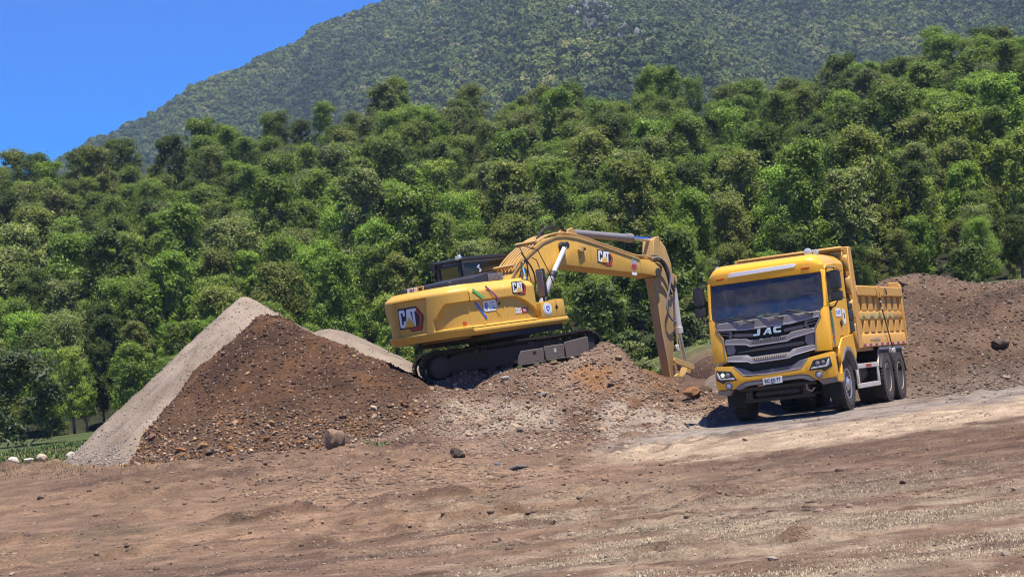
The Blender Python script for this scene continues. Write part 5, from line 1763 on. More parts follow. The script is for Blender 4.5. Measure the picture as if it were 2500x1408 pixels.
# ------------------------------------------------------------------ dump truck  (x forward, y to its own left, z up)
TK = empty('dump_truck', TRUCK_M, 'yellow dump truck with a dark glass cab front parked beside the excavator', 'truck')
TY, BY = MT['truck_yellow'], MT['body_yellow']
GG, GL, DK = MT['grille_grey'], MT['grille_light'], MT['black_deep']


def front_x(y, z):
    """Depth of the cab face: leaning screen, rounded corners."""
    b = np.interp(z, [.5, .7, 1.2, 1.3, 2.05, 2.83, 2.86, 2.90, 2.99, 3.06, 3.12], [1.36, 1.42, 1.44, 1.41, 1.385, 1.24, 1.2425, 1.268, 1.272, 1.262, 1.20])
    return float(b - .085 * abs(y / 1.2) ** 2.6 - .10 * max(0, abs(y) - 1.0) ** 1.5 * 3)


CUTS = [c / 10 for c in range(-12, 13)]
def face(name, poly, th, off, mat, parent, bevel=.008, cuts=CUTS, seg_=1):
    """A piece of the cab front: outline (y, z), thickness th, standing off proud of the face surface."""
    bm = panel(poly, 0, -th, 0.0, cuts, 1)
    return finish(bm, name, mat, parent, bevel, seg_, fn=lambda c: (front_x(c.y, c.z) + off + c.x, c.y, c.z))


def mir(poly): return [(-y, z) for y, z in poly[::-1]]


# cab shell --------------------------------------------------
cabt = empty('cab', None); cabt.parent = TK
# corner panels from the bumper to the screen
crn = [(.905, 1.245), (1.225, 1.235), (1.235, 1.40), (1.24, 2.10), (1.17, 2.12), (1.095, 2.04), (1.075, 1.92), (.945, 1.71), (.94, 1.60)]
face('corner_panel', crn, .10, .0, TY, cabt, .02, seg_=2); face('corner_panel', mir(crn), .10, .0, TY, cabt, .02, seg_=2)
for sg in (1, -1):
    pl = [(1.155, 2.10), (1.24, 2.10), (1.215, 2.84), (1.135, 2.84), (1.155, 2.75), (1.165, 2.25)]
    face('screen_pillar', pl if sg > 0 else mir(pl), .09, .004, TY, cabt, .012)
# brow over the screen, with the roof
NB = 26
bm = bmesh.new()
prof = [(2.80, .0), (2.815, .018), (2.90, .028), (2.99, .03), (3.06, .02), (3.12, -.04), (3.165, -.16), (3.19, -.34), (3.20, -.62), (3.20, -1.0), (3.19, -1.4), (3.185, -1.73)]
rows = []
for z, o in prof:
    r_ = []
    for k in range(NB + 1):
        s_ = -1 + 2 * k / NB
        yv = 1.215 * math.copysign(1 - (1 - abs(s_)) ** 1.35, s_) if abs(s_) < 1 else 1.215 * s_
        base = front_x(yv, 2.86)
        ed = max(0, abs(yv) - .95) / .265
        zz = z - (.19 * ed ** 2.2 if z > 3.0 else 0.05 * ed ** 2 * (z - 2.8) * 6)
        r_.append(bm.verts.new((base + o - (.05 * ed ** 2 if o > -.5 else 0), yv * (1 if z < 3.05 else 1 - .01 * (z > 3.1)), zz)))
    rows.append(r_)
for a, b_ in zip(rows[:-1], rows[1:]):
    for k in range(NB): bm.faces.new((a[k], a[k + 1], b_[k + 1], b_[k]))
low_ = [bm.verts.new((v.co.x - .10, v.co.y, v.co.z)) for v in rows[0]]
for k in range(NB): bm.faces.new((rows[0][k + 1], rows[0][k], low_[k], low_[k + 1]))
for side_k in (0, NB):
    col = [r_[side_k] for r_ in rows]
    foot_ = [bm.verts.new((v.co.x, v.co.y, 2.80 if i else v.co.z)) for i, v in enumerate(col)]
    for i in range(1, len(col) - 1): bm.faces.new((col[i], col[i + 1], foot_[i + 1], foot_[i]))
finish(bm, 'roof', TY, cabt, angle=60)
face('light_strip', [(-.73, 2.93), (-.70, 2.985), (-.66, 3.005), (.66, 3.03), (.70, 3.015), (.68, 2.965), (.64, 2.955), (-.70, 2.92)], .012, .010, MT['white'], cabt, .003)
for y0 in (-1.0, .77):
    face('marker_lamp', [(y0, 2.87), (y0 + .17, 2.88), (y0 + .19, 2.93), (y0 + .02, 2.925)], .02, .014, MT['orange'], cabt, .006)
for y0 in (-.52, -.11, .18):
    face('rivet', ring(.012, 8, y0, 2.885), .01, .006, MT['black'], cabt, 0, cuts=())
# screen: rubber surround and glass
face('screen_seal', [(-1.165, 2.10), (-1.10, 2.025), (1.10, 2.045), (1.17, 2.11), (1.165, 2.30), (1.14, 2.82), (-1.13, 2.81), (-1.165, 2.30)], .02, -.045, MT['black'], cabt, 0)
# (the seal is a ring: cut its middle out by building it as a band)
o = COL.objects['screen_seal']; bpy.data.objects.remove(o)
outer = [(-1.15, 2.12), (-1.08, 2.03), (0, 2.035), (1.08, 2.045), (1.155, 2.12), (1.165, 2.28), (1.135, 2.80), (1.10, 2.835), (0, 2.835), (-1.10, 2.825), (-1.135, 2.79), (-1.165, 2.28)]
inner = [(y * .975, 2.43 + (z - 2.43) * .955) for y, z in outer]
bm = bmesh.new()
vo = [bm.verts.new((front_x(y, z) - .008, y, z)) for y, z in outer]; vi = [bm.verts.new((front_x(y, z) - .02, y, z)) for y, z in inner]
for k in range(len(outer)): bm.faces.new((vo[k], vo[(k + 1) % 12], vi[(k + 1) % 12], vi[k]))
finish(bm, 'screen_seal', MT['black_plastic'], cabt)
face('windscreen', outer, .006, -.022, MT['glass'], cabt, 0)
# sides: door with its window, rear quarter, floor, back wall
for sg in (1, -1):
    y0, y1 = sorted((sg * 1.165, sg * 1.225))
    def side(name, poly, mat, a=y0, b=y1, bev=.012): return MB().prism(poly, 1, a, b).build(name, mat, cabt, bev)
    side('door', [(1.13, 1.40), (1.17, 2.15), (-.17, 2.26), (-.42, 2.28), (-.36, 1.75), (-.30, 1.50), (.40, 1.50), (.70, 1.30), (1.12, 1.28)], TY)
    side('door_frame', [(1.17, 2.155), (1.07, 2.85), (.18, 2.88), (.14, 2.82), (1.00, 2.79), (1.09, 2.18)], TY)
    side('door_frame', [(.175, 2.875), (.05, 2.86), (-.30, 2.30), (-.17, 2.265), (.14, 2.80)], TY)
    side('quarter_panel', [(.045, 2.86), (-.1, 2.86), (-.49, 2.82), (-.50, 1.56), (-.35, 1.52), (-.365, 1.75), (-.425, 2.285), (-.305, 2.30)], TY)
    side('roof_rail', [(1.08, 2.855), (.95, 2.95), (.3, 3.0), (-.46, 3.0), (-.49, 2.825), (-.1, 2.865), (.18, 2.885)], TY, bev=.02)
    MB().prism([(1.085, 2.19), (.995, 2.785), (.15, 2.81), (-.15, 2.28)], 1, sg * 1.19 - .003, sg * 1.19 + .003).build('side_window', MT['glass'], cabt)
    h_ = MB().box(.16, .34, min(sg * 1.226, sg * 1.245), max(sg * 1.226, sg * 1.245), 1.74, 1.80); h_.box(.20, .26, min(sg * 1.226, sg * 1.25), max(sg * 1.226, sg * 1.25), 1.70, 1.84); h_.build('door_handle', MT['black_plastic'], cabt, .008)
    MB().box(1.02, 1.10, min(sg * 1.226, sg * 1.25), max(sg * 1.226, sg * 1.25), 1.46, 1.52).build('turn_lamp', MT['orange'], cabt, .012)
MB().prism([(-.43, 1.45), (-.43, 2.98), (-.49, 2.98), (-.49, 1.45)], 1, -1.16, 1.16).build('back_wall', TY, cabt, .01)
MB().box(-.43, 1.2, -1.15, 1.15, 1.28, 1.36).build('cab_floor', DK, cabt)
MB().box(-.43, 1.0, -1.10, 1.10, 2.92, 2.96).build('headliner', MT['seat'], cabt)
fd = MB().prism([(1.17, 1.75), (1.22, 2.10), (1.13, 2.30), (.95, 2.36), (.85, 2.30), (.72, 2.05), (.75, 1.75)], 1, -1.12, 1.12).build('dashboard', MT['teal'], cabt, .03, 2)
for yy in (-.55, .55):
    s_ = MB().box(-.25, .25, yy - .25, yy + .25, 1.75, 1.92); s_.box(-.38, -.22, yy - .25, yy + .25, 1.90, 2.45); s_.box(-.36, -.26, yy - .13, yy + .13, 2.48, 2.68)
    s_.build('seat', MT['seat'], cabt, .04, 2)
MB().lathe([(.20, 0), (.225, .02), (.20, .04), (.18, .02)], 0, (.62, .55, 2.12), 24, True).build('steering_wheel', DK, cabt)
MB().box(1.10, 1.12, -1.0, -.93, 2.26, 2.29).box(1.0, 1.02, .86, .88, 2.22, 2.36).build('dashboard_card', MT['white'], cabt)
# interior sun visor band
MB().box(1.08, 1.10, -1.05, 1.05, 2.66, 2.80).build('sun_visor', MT['seat'], cabt)

# face: grey panel below the screen and the grille -----------------
gr = empty('grille', None); gr.parent = TK
face('grille_panel', [(-1.085, 2.02), (1.085, 2.035), (1.07, 1.93), (.46, 1.865), (-.46, 1.85), (-1.06, 1.895)], .05, .012, GG, gr, .012)
face('grille_back', [(-1.06, 1.90), (1.07, 1.93), (.945, 1.70), (.93, 1.24), (-.90, 1.20), (-.94, 1.68)], .03, -.085, DK, gr, 0)
face('trim', [(-1.06, 1.90), (-.45, 1.858), (.45, 1.872), (1.07, 1.938), (1.06, 1.915), (.47, 1.84), (-.47, 1.825), (-1.05, 1.878)], .03, .018, GL, gr, .004)
bar1 = [(-.925, 1.675), (-.74, 1.685), (-.47, 1.665), (-.40, 1.615), (.40, 1.632), (.47, 1.685), (.74, 1.715), (.94, 1.715), (.94, 1.645), (.47, 1.565), (.38, 1.525), (-.40, 1.505), (-.47, 1.545), (-.925, 1.60)]
bar2 = [(-.915, 1.335), (-.74, 1.345), (-.47, 1.325), (-.40, 1.275), (.40, 1.292), (.47, 1.345), (.74, 1.375), (.925, 1.375), (.925, 1.305), (.47, 1.225), (.38, 1.185), (-.40, 1.165), (-.47, 1.205), (-.90, 1.255)]
for br in (bar1, bar2):
    b_ = face('grille_bar', br, .07, .0, GG, gr, .012)
    lip = [br[13], br[12], br[11], br[10], br[9], br[8]]
    face('trim', [(y, z + .002) for y, z in lip] + [(y, z - .020) for y, z in lip[::-1]], .05, .014, GL, gr, .004)
    face('mesh_insert', [(-.36, br[3][1] - .008), (.36, br[4][1] - .008), (.32, br[10][1] + .035), (-.32, br[11][1] + .035)], .01, .006, MT['mesh_grey'], gr, .002)
    for k in range(18):
        y_ = -.32 + k * .0377
        face('mesh_slot', [(y_ - .008, br[3][1] - .022 + k * .001), (y_ + .008, br[3][1] - .022 + k * .001), (y_ + .008, br[11][1] + .046 + k * .001), (y_ - .008, br[11][1] + .046 + k * .001)], .004, .0085, MT['black'], gr, 0, cuts=())
for sg in (-1, 1):
    q = [(.32, 1.765), (.70, 1.80), (.755, 1.765), (.70, 1.725), (.32, 1.70)]
    face('grille_strip', q if sg > 0 else mir([(y, z - .018) for y, z in q]), .03, -.035, MT['mesh_grey'], gr, .006)
    for dz in (0, .062):
        q = [(.80, 1.80 + dz), (.985 + dz * .6, 1.83 + dz), (.975 + dz * .6, 1.805 + dz), (.80, 1.775 + dz)]
        face('vent_bar', q if sg > 0 else mir([(y, z - .03) for y, z in q]), .04, -.02, GG, gr, .005)
    q = [(.77, 1.87), (.82, 1.87), (.80, 1.80), (.84, 1.73), (.78, 1.72), (.74, 1.79)]
    face('vent_bar', q if sg > 0 else mir([(y, z - .03) for y, z in q]), .05, -.015, GG, gr, .006)
    q = [(.74, 1.585), (.915, 1.615), (.905, 1.395), (.77, 1.385), (.72, 1.46)]
    face('grille_block', q if sg > 0 else mir([(y, z - .02) for y, z in q]), .05, -.03, GG, gr, .01)
    q = [(1.085, 1.94), (1.105, 1.94), (.968, 1.705), (.962, 1.60), (.945, 1.255), (.925, 1.255), (.938, 1.60), (.942, 1.71)]
    face('trim', q if sg > 0 else mir([(y, z - .03) for y, z in q]), .05, .016, GG, gr, .004)
face('mesh_strip', [(-.70, 1.40), (-.64, 1.385), (.66, 1.408), (.72, 1.44), (.66, 1.475), (-.30, 1.435)], .03, -.03, MT['mesh_grey'], gr, .004)
for k in range(30):
    y_ = -.58 + k * .042
    face('mesh_slot', [(y_ - .012, 1.405 + .02 * k / 30), (y_ + .008, 1.405 + .02 * k / 30), (y_ + .012, 1.418 + .04 * k / 30), (y_ - .008, 1.418 + .04 * k / 30)], .004, -.026, MT['black'], gr, 0, cuts=())
# letters of the maker's name
bd = empty('badge', None); bd.parent = TK
W_ = MT['chrome']
def let(poly, y0, z0, s): face('letter', [(y0 + a * s * 1.28, z0 + b * s) for a, b in poly], .025, .022, MT['lens'], bd, .004, cuts=())
let([(-.25, .32), (-.25, .0), (.45, .0), (.62, .12), (.72, 1.0), (.34, 1.0), (.30, .30)], -.26, 1.685, .128)
let([(0, 0), (.62, 1.0), (.98, 1.0), (1.10, 0), (.78, 0), (.76, .22), (.48, .22), (.62, .42), (.74, .42), (.72, .66), (.30, 0)], -.10, 1.69, .128)
let([(1.0, .30), (.95, 0), (.22, 0), (.0, .18), (.06, .82), (.28, 1.0), (1.08, 1.0), (1.06, .70), (.42, .70), (.38, .30)], .115, 1.70, .128)

# bumper ------------------------------------------------------------------
bu = empty('bumper', None); bu.parent = TK
bp_ = [(-1.22, 1.13), (-1.16, 1.165), (-.80, 1.135), (-.73, 1.065), (-.585, .915), (-.50, .90), (.50, .925), (.605, .945), (.76, 1.135), (1.21, 1.205), (1.25, 1.17), (1.26, .745), (1.22, .70), (.87, .685), (.72, .80), (.56, .83), (-.56, .80), (-.69, .765), (-.84, .675), (-1.16, .69), (-1.22, .74)]
face('bumper_skin', bp_, .18, .0, TY, bu, .025, seg_=2)
face('lower_trim', [(-.845, .672), (-.69, .762), (-.55, .797), (.55, .826), (.715, .796), (.865, .682), (.76, .668), (.62, .728), (.52, .742), (-.52, .71), (-.60, .692), (-.70, .65)], .12, -.004, GG, bu, .012)
for sg in (1, -1):
    q = [(.88, .682), (1.215, .697), (1.235, .60), (.96, .575)]
    face('corner_trim', q if sg > 0 else mir([(y, z - .02) for y, z in q]), .16, -.03, GG, bu, .012)
    # return of the bumper round to the wheel arch with the step opening
    yl, yh = sorted((sg * 1.16, sg * 1.235))
    MB().prism([(1.18, .69), (1.20, 1.17), (.98, 1.18), (.98, 1.10), (1.08, 1.06), (1.08, .80), (.72, .76), (.66, 1.02), (.60, 1.02), (.58, .62), (.72, .58), (1.12, .62)], 1, yl, yh).build('bumper_return', TY, bu, .012)
    MB().box(.62, 1.08, sg * 1.10 - .06, sg * 1.10 + .06, .76, .80).build('step', GG, bu, .006)
# middle insert with its honeycomb
face('insert', [(-.795, 1.125), (-.60, .925), (-.10, .908), (.58, .942), (.755, 1.128), (.58, 1.105), (.41, 1.02), (-.42, .985), (-.58, 1.06)], .05, -.012, GG, bu, .008)
face('trim', [(-.80, 1.13), (-.785, 1.13), (-.595, .937), (-.10, .918), (.575, .952), (.74, 1.13), (.757, 1.13), (.588, .938), (.5, .93), (-.10, .902), (-.60, .92)], .03, .004, GL, bu, .003)
face('grille_back', [(-.80, 1.20), (.80, 1.22), (.62, .93), (-.62, .91)], .03, -.07, DK, bu, 0)
hm = MB()
hexn = 0
for row_ in range(3):
    for k in range(28):
        y_ = -.40 + k * .0285 + (.014 if row_ % 2 else 0); z_ = .935 + row_ * .024 + (y_ + .4) * .03
        if -.03 < y_ < .05 or y_ > .36: continue
        face('mesh_hole', ring(.0098, 6, y_, z_), .004, -.0085, MT['black'], bu, 0, cuts=())
# lamps
def lamp(sg):
    hl = empty('headlight', None); hl.parent = TK
    P_ = [(.755, .885), (.855, 1.065), (1.165, 1.105), (1.19, .925), (1.04, .845), (.985, .885)]
    dz = 0 if sg > 0 else -.035
    f_ = lambda pl: [(y, z + dz) for y, z in pl] if sg > 0 else mir([(y, z + dz) for y, z in pl])
    c = (.975, .965)
    big = [(c[0] + (y - c[0]) * 1.06, c[1] + (z - c[1]) * 1.09) for y, z in P_]
    face('lamp_bezel', f_(big), .03, .006, MT['black'], hl, .006)
    face('lamp_housing', f_(P_), .02, .010, MT['black_plastic'], hl, .004)
    dr = [(.79, .905), (.81, .935), (1.09, .955), (1.145, 1.07), (1.165, 1.07), (1.15, .955), (1.10, .925)]
    face('running_light', f_(dr), .012, .036, MT['white'], hl, .003, cuts=())
    for yy, zz, rr_ in ((.93, 1.0, .045), (1.04, 1.015, .036)):
        a = MB().lathe([(0, 0), (rr_, .0), (rr_ * .8, .018), (0, .026)], 0, (front_x(yy, zz) + .012, yy * sg, zz + dz), 18)
        a.build('lamp_lens', MT['lit'] if (sg < 0 and yy > 1) else MT['grille_grey'], hl)
    fl = MB().lathe([(0, .0), (.075, .0), (.08, .02), (.062, .028), (.058, .012), (0, .018)], 0, (front_x(.93, .77) - .005, sg * .93, .775 + dz * .8), 20)
    fo = fl.build('fog_lamp', GG, TK)
    MB().lathe([(0, .012), (.056, .014), (.04, .03), (0, .034)], 0, (front_x(.93, .77) - .003, sg * .93, .775 + dz * .8), 18).build('lamp_lens', MT['grille_light'], fo)


lamp(1); lamp(-1)
# number plate
pl_ = face('number_plate', [(-.205, .695), (.195, .705), (.195, .835), (-.205, .825)], .006, .03, MT['white'], TK, .003, cuts=())
xp = front_x(0, .76) + .031
fpl = frame_mat((xp, -.005, .772), (0, 1, .025), (0, 0, 1))
text_obj('plate_letters', 'RC·JX·77', .098, fpl, MT['black'], pl_, .001, bold=.0025, sx=.90)
text_obj('plate_letters', 'CHILE', .026, frame_mat((xp, -.005, .716), (0, 1, .025), (0, 0, 1)), MT['black'], pl_, .001, bold=.001)
# wipers
for (by, bz), (ty_, tz) in (((-.27, 1.965), (-.78, 2.11)), ((.33, 1.985), (-.18, 2.12)), ((.93, 1.995), (.42, 2.13))):
    wp = MB().tube([(front_x(by, bz) + .03, by, bz), (front_x((by + ty_) / 2, 2.05) + .045, (by + ty_) / 2, (bz + tz) / 2 + .01), (front_x(ty_, tz) + .02, ty_, tz)], [.022, .014, .010], 6)
    wp.cyl((front_x(by, bz) - .01, by, bz), (front_x(by, bz) + .05, by, bz), .03, 10)
    wp = wp.build('wiper', MT['black_plastic'], TK)
    MB().tube([(front_x(ty_ - .28, 2.08) + .008, ty_ - .30, 2.085), (front_x(ty_, 2.11) + .012, ty_, 2.10), (front_x(ty_ + .3, 2.11) + .008, ty_ + .30, 2.105)], .009, 5).build('wiper_blade', MT['black'], wp)

# mirrors: tall and square ones on bars at both sides
def mirror(sg):
    m_ = empty('mirror', None); m_.parent = TK
    yc = sg * 1.42
    x_ = 1.12
    MB().tube([(1.0, sg * 1.22, 2.83), (x_ + .03, sg * 1.30, 2.88), (x_, yc, 2.86), (x_, yc, 2.78)], .016, 7).build('mirror_bar', MT['black_plastic'], m_)
    MB().tube([(x_, yc, 2.2), (x_, yc - sg * .06, 2.10), (1.08, sg * 1.22, 2.05)], .016, 7).build('mirror_bar', MT['black_plastic'], m_)
    for z0, z1, w in ((2.42, 2.80, .11), (2.19, 2.395, .115)):
        bm = panel(rounded(w * 2, z1 - z0, .05), 0, -.06, .06)
        o_ = finish(bm, 'mirror_housing', MT['black_plastic'], m_, .03, 2, fn=lambda c, z0=z0, z1=z1: (x_ + c.x + .02 * (1 - abs(c.y) / .12), yc + c.y, (z0 + z1) / 2 + c.z))
        MB().box(x_ - .066, x_ - .062, yc - w + .02, yc + w - .02, z0 + .03, z1 - .03).build('mirror_glass', MT['chrome'], m_)
    MB().box(1.02, 1.12, min(sg * 1.226, sg * 1.27), max(sg * 1.226, sg * 1.27), 2.02, 2.10).build('mirror_bracket', MT['black_plastic'], m_, .01)


mirror(1); mirror(-1)
for yy, rr_ in ((.86, .085), (1.02, .06), (-1.02, .05)):
    l_ = MB().lathe([(0, -.06), (rr_ * .6, -.05), (rr_, 0), (rr_, .03), (rr_ * .8, .045), (0, .05)], 0, (.78 if yy > 0 else .9, yy, 3.24 - (.02 if rr_ < .08 else 0) - (.08 if yy < 0 else 0)), 20)
    l_.cyl((.76 if yy > 0 else .88, yy, 3.24 - rr_ - (.08 if yy < 0 else 0)), (.76 if yy > 0 else .88, yy, 3.06 if yy > 0 else 3.0), .015, 6)
    l_.build('roof_lamp', MT['lens'], TK, 0)

# side print on the door
dfm = lambda x, z: frame_mat((x, 1.227, z), (-1, 0, 0), (0, 0, 1))
d1 = print_poly('door_plate', rounded(.42, .17, .01), dfm(.40, 1.98), MT['white'], TK, .002)
text_obj('plate_letters', 'RC JX 77', .10, dfm(.40, 1.98), MT['blue'], d1, .006, bold=.002, sx=.8)
d2 = print_poly('door_sticker', [(-.13, .16), (.13, .12), (.12, -.12), (-.02, -.18), (-.12, -.1)], dfm(-.08, 1.90), MT['white'], TK, .002)
print_poly('sticker_mark', [(-.04, .05), (.04, .05), (.04, -.06), (-.04, -.06)], dfm(-.08, 1.92), MT['black'], d2, .006)
d3 = print_poly('door_sticker', [(-.09, .36), (-.02, .36), (.07, .12), (.09, -.2), (.06, -.36), (-.06, -.36), (-.1, -.1)], dfm(.98, 1.72), MT['lens'], TK, .002)
print_poly('sticker_mark', [(-.07, .30), (-.03, .30), (.05, .1), (.06, -.12), (-.05, -.16), (-.08, 0)], dfm(.98, 1.74), MT['green_print'], d3, .006)

# air intake stack behind the cab
stk = MB()
for z0, z1 in ((1.57, 1.80), (1.81, 2.04), (2.05, 2.17)): stk.box(-.90, -.54, 1.0, 1.24, z0, z1)
stk.tube([(-.72, 1.12, 2.17), (-.72, 1.12, 2.27)], .10, 12)
stk.build('air_intake', MT['black_plastic'], TK, .03, 2)

# front arches
for sg in (1, -1):
    n_ = 14
    outp = [(.72, 1.00), (.70, 1.27), (.36, 1.475), (-.60, 1.53), (-.74, 1.12)]
    arc = [(.66 * math.cos(R(a)), .53 + .66 * math.sin(R(a))) for a in np.linspace(158, 42, n_)]
    yl, yh = sorted((sg * 1.05, sg * 1.245))
    MB().prism(outp + [(-.62, .98)] + [(x_ * 1.12, .53 + (z_ - .53) * 1.13) for x_, z_ in arc[1:-1]] + [(.60, .96)], 1, yl, yh).build('wheel_arch', TY, TK, .015)
    yl, yh = sorted((sg * 1.06, sg * 1.252))
    band = [(x_ * 1.125, .53 + (z_ - .53) * 1.135) for x_, z_ in arc] + [(x_ * 1.01, .53 + (z_ - .53) * 1.02) for x_, z_ in arc[::-1]]
    MB().prism(band, 1, yl, yh).build('arch_lining', GG, TK, .006)

# chassis ----------------------------------------------------------
ch = MB()
for yy in (-.45, .37): ch.box(-6.0, 1.05, yy, yy + .08, .88, 1.16)
for xx in (-5.9, -4.4, -2.2, -.6, .9): ch.box(xx, xx + .1, -.37, .37, .92, 1.12)
ch.build('chassis', MT['steel'], TK, .01)
ax_ = MB().tube([(0, -.95, .53), (0, -.5, .45), (0, .5, .45), (0, .95, .53)], .075, 8); ax_.box(.0, .5, -.38, .38, .55, .95); ax_.build('front_axle', MT['steel'], TK, .01)
eng = MB().box(-.6, .85, -.34, .34, .62, 1.24).build('engine', MT['steel'], TK, .04)
fr_ = MB().box(1.12, 1.24, -.80, .80, .60, .68); fr_.box(1.1, 1.2, -.66, -.52, .42, .60); fr_.box(1.1, 1.2, .52, .66, .42, .60); fr_.box(1.02, 1.10, -.72, .72, .36, .44); fr_.box(1.14, 1.22, -.45, .45, .48, .56)
fr_.build('cross_member', MT['steel'], TK, .015)
MB().box(.6, 1.0, -.5, .5, .38, .62).build('sump_guard', MT['steel'], TK, .03)
MB().tube([(1.24, .62, .62), (1.30, .64, .52), (1.28, .72, .47), (1.26, .78, .54)], .02, 7).build('tow_hook', MT['rim_tan'], TK)
for k in range(5): MB().tube([(-.30 - .06 * k, 1.0, 1.30), (-.55 - .05 * k, 1.05, 1.28 - .02 * k), (-.78 - .02 * k, 1.05, 1.0), (-.80, 1.0, .82)], .022, 7).build('hose', MT['grille_grey'], TK)
for yy in (.78, -.78):
    MB().lathe([(0, -.42), (.25, -.42), (.25, .42), (0, .42)], 0, (-1.9, yy, .72), 22).build('tank', MT['steel'], TK, .02)
    MB().lathe([(0, -.22), (.15, -.22), (.15, .22), (0, .22)], 0, (-2.75, yy, .70), 18).build('air_tank', MT['steel'], TK, .02)
for xx in (-3.74, -5.06):
    MB().tube([(xx, -1.0, .53), (xx, 1.0, .53)], .11, 10).lathe([(0, -.25), (.2, -.2), (.26, 0), (.2, .2), (0, .25)], 1, (xx, 0, .53), 16).build('rear_axle', MT['steel'], TK)
MB().box(-5.3, -3.5, .62, .72, .66, .80).box(-5.3, -3.5, -.72, -.62, .66, .80).build('leaf_spring', MT['steel'], TK, .01)

for sg in (1, -1):
    MB().box(.70, .74, *sorted((sg * .80, sg * 1.19)), .30, 1.12).build('shade_flap', MT['black_deep'], TK, .006)  # black flap added to keep skylight off the front wheel
MB().box(.78, 1.08, -1.12, 1.12, .70, 1.20).build('shade_box', MT['black_deep'], TK, .02)  # box added behind the bumper to block light and darken the underside
MB().box(-.6, .95, -.78, .78, .40, .46).build('shade_pan', MT['black_deep'], TK, .01)  # sheet added between the wheels to shut out bounced light

# wheels -------------------------------------------------------------
def tyre_mesh():
    mb = MB()
    r, w = .535, .15
    mb.lathe([(.30, -w * .82), (.36, -w * .98), (.46, -w * 1.02), (.505, -w * .92), (.512, -w * .7), (.512, w * .7), (.505, w * .92), (.46, w * 1.02), (.36, w * .98), (.30, w * .82)], 1, n=44)
    n = 42
    for k in range(n):
        a = 2 * math.pi * k / n
        Mx = Matrix.Rotation(-a, 4, 'Y')
        for s0, s1, da in ((-w * .98, -w * .12, 0), (w * .12, w * .98, .5)):
            M2 = Matrix.Rotation(-(a + da * 2 * math.pi / n), 4, 'Y')
            mb.box(.488, r, s0, s1, -.026, .026, M2)
    return mb


tyre0 = tyre_mesh()
def wheel(x, y, sg, rear):
    w_ = empty('wheel', Matrix.Translation((x, y, .53))); w_.parent = TK; w_.matrix_local = Matrix.Translation((x, y, .53)) @ Matrix.Rotation(rnd.uniform(0, 3), 4, 'Y')
    if 'tyre' in _tc:
        o_ = _tc['tyre'].copy(); COL.objects.link(o_); o_.parent = w_
    else:
        _tc['tyre'] = tyre0.build('tyre', MT['rubber'], w_)
    mt = MT['rim_tan'] if rear else MT['rim']
    if not rear:
        pr = [(.315, -.12), (.315, .135), (.29, .14), (.27, .11), (.255, .07), (.20, .075), (.16, .12), (.105, .13), (.085, .17), (.0, .175)]
    else:
        pr = [(.315, -.12), (.318, .135), (.30, .14), (.285, .10), (.27, -.02), (.25, -.08), (.17, -.08), (.15, .06), (.10, .08), (.0, .08)]
    MB().lathe([(a, b * sg) for a, b in pr], 1, n=36).build('rim', mt, w_, .004)
    nb = MB()
    for k in range(10):
        t = 2 * math.pi * k / 10; rr_ = .225
        yb = .075 if not rear else -.08
        nb.tube([(rr_ * math.cos(t), yb * sg, rr_ * math.sin(t)), (rr_ * math.cos(t), (yb + .05) * sg, rr_ * math.sin(t))], .018, 7)
    nb.build('wheel_nuts', mt, w_)
    hb = MB()
    for k in range(10):
        t = 2 * math.pi * (k + .5) / 10
        hb.lathe([(0, (.098 if not rear else -.045) * sg), (.024, (.098 if not rear else -.045) * sg), (.024, (.104 if not rear else -.04) * sg), (0, (.104 if not rear else -.04) * sg)], 1, (.285 * math.cos(t) * .97, 0, .285 * math.sin(t) * .97), 10)
    hb.build('rim_holes', MT['black_deep'], w_)


for sg in (1, -1):
    wheel(0, sg * 1.03, sg, False)
    for xx in (-3.74, -5.06):
        wheel(xx, sg * 1.055, sg, True); wheel(xx, sg * .73, -sg, True)

# side guard frames, rear mud guards
for sg in (1, -1):
    yl, yh = sorted((sg * 1.13, sg * 1.17))
    gf = MB().box(-3.02, -.92, yl, yh, .80, .90); gf.box(-3.02, -.92, yl, yh, .39, .49); gf.box(-1.06, -.92, yl, yh, .491, .799); gf.box(-3.02, -2.90, yl, yh, .491, .799)
    g_ = gf.build('side_guard', MT['white_dirty'], TK, .008)
    MB().box(-2.3, -1.75, max(yl, yh) - .001 if sg > 0 else yl - .003, max(yl, yh) + .003 if sg > 0 else yl + .001, .82, .88).build('reflector', MT['red'], g_)
    prf = [(-3.0, .92), (-2.96, .92), (-3.22, 1.19), (-5.52, 1.19), (-5.86, .66), (-5.82, .66), (-5.55, 1.225), (-3.24, 1.225)]
    MB().prism(prf, 1, sg * .94 - .2, sg * .94 + .2).build('mud_guard', MT['black_deep'], TK, .004)
    MB().prism([(-2.98, .78), (-2.93, .80), (-3.20, 1.15), (-5.50, 1.15), (-5.84, .62), (-5.78, .62), (-5.55, 1.22), (-3.24, 1.22)], 1, *sorted((sg * 1.145, sg * 1.185))).build('guard_bracket', MT['white_dirty'], TK, .004)
MB().box(-6.1, -6.0, -1.1, 1.1, .55, .68).build('rear_bumper', MT['steel'], TK, .01)

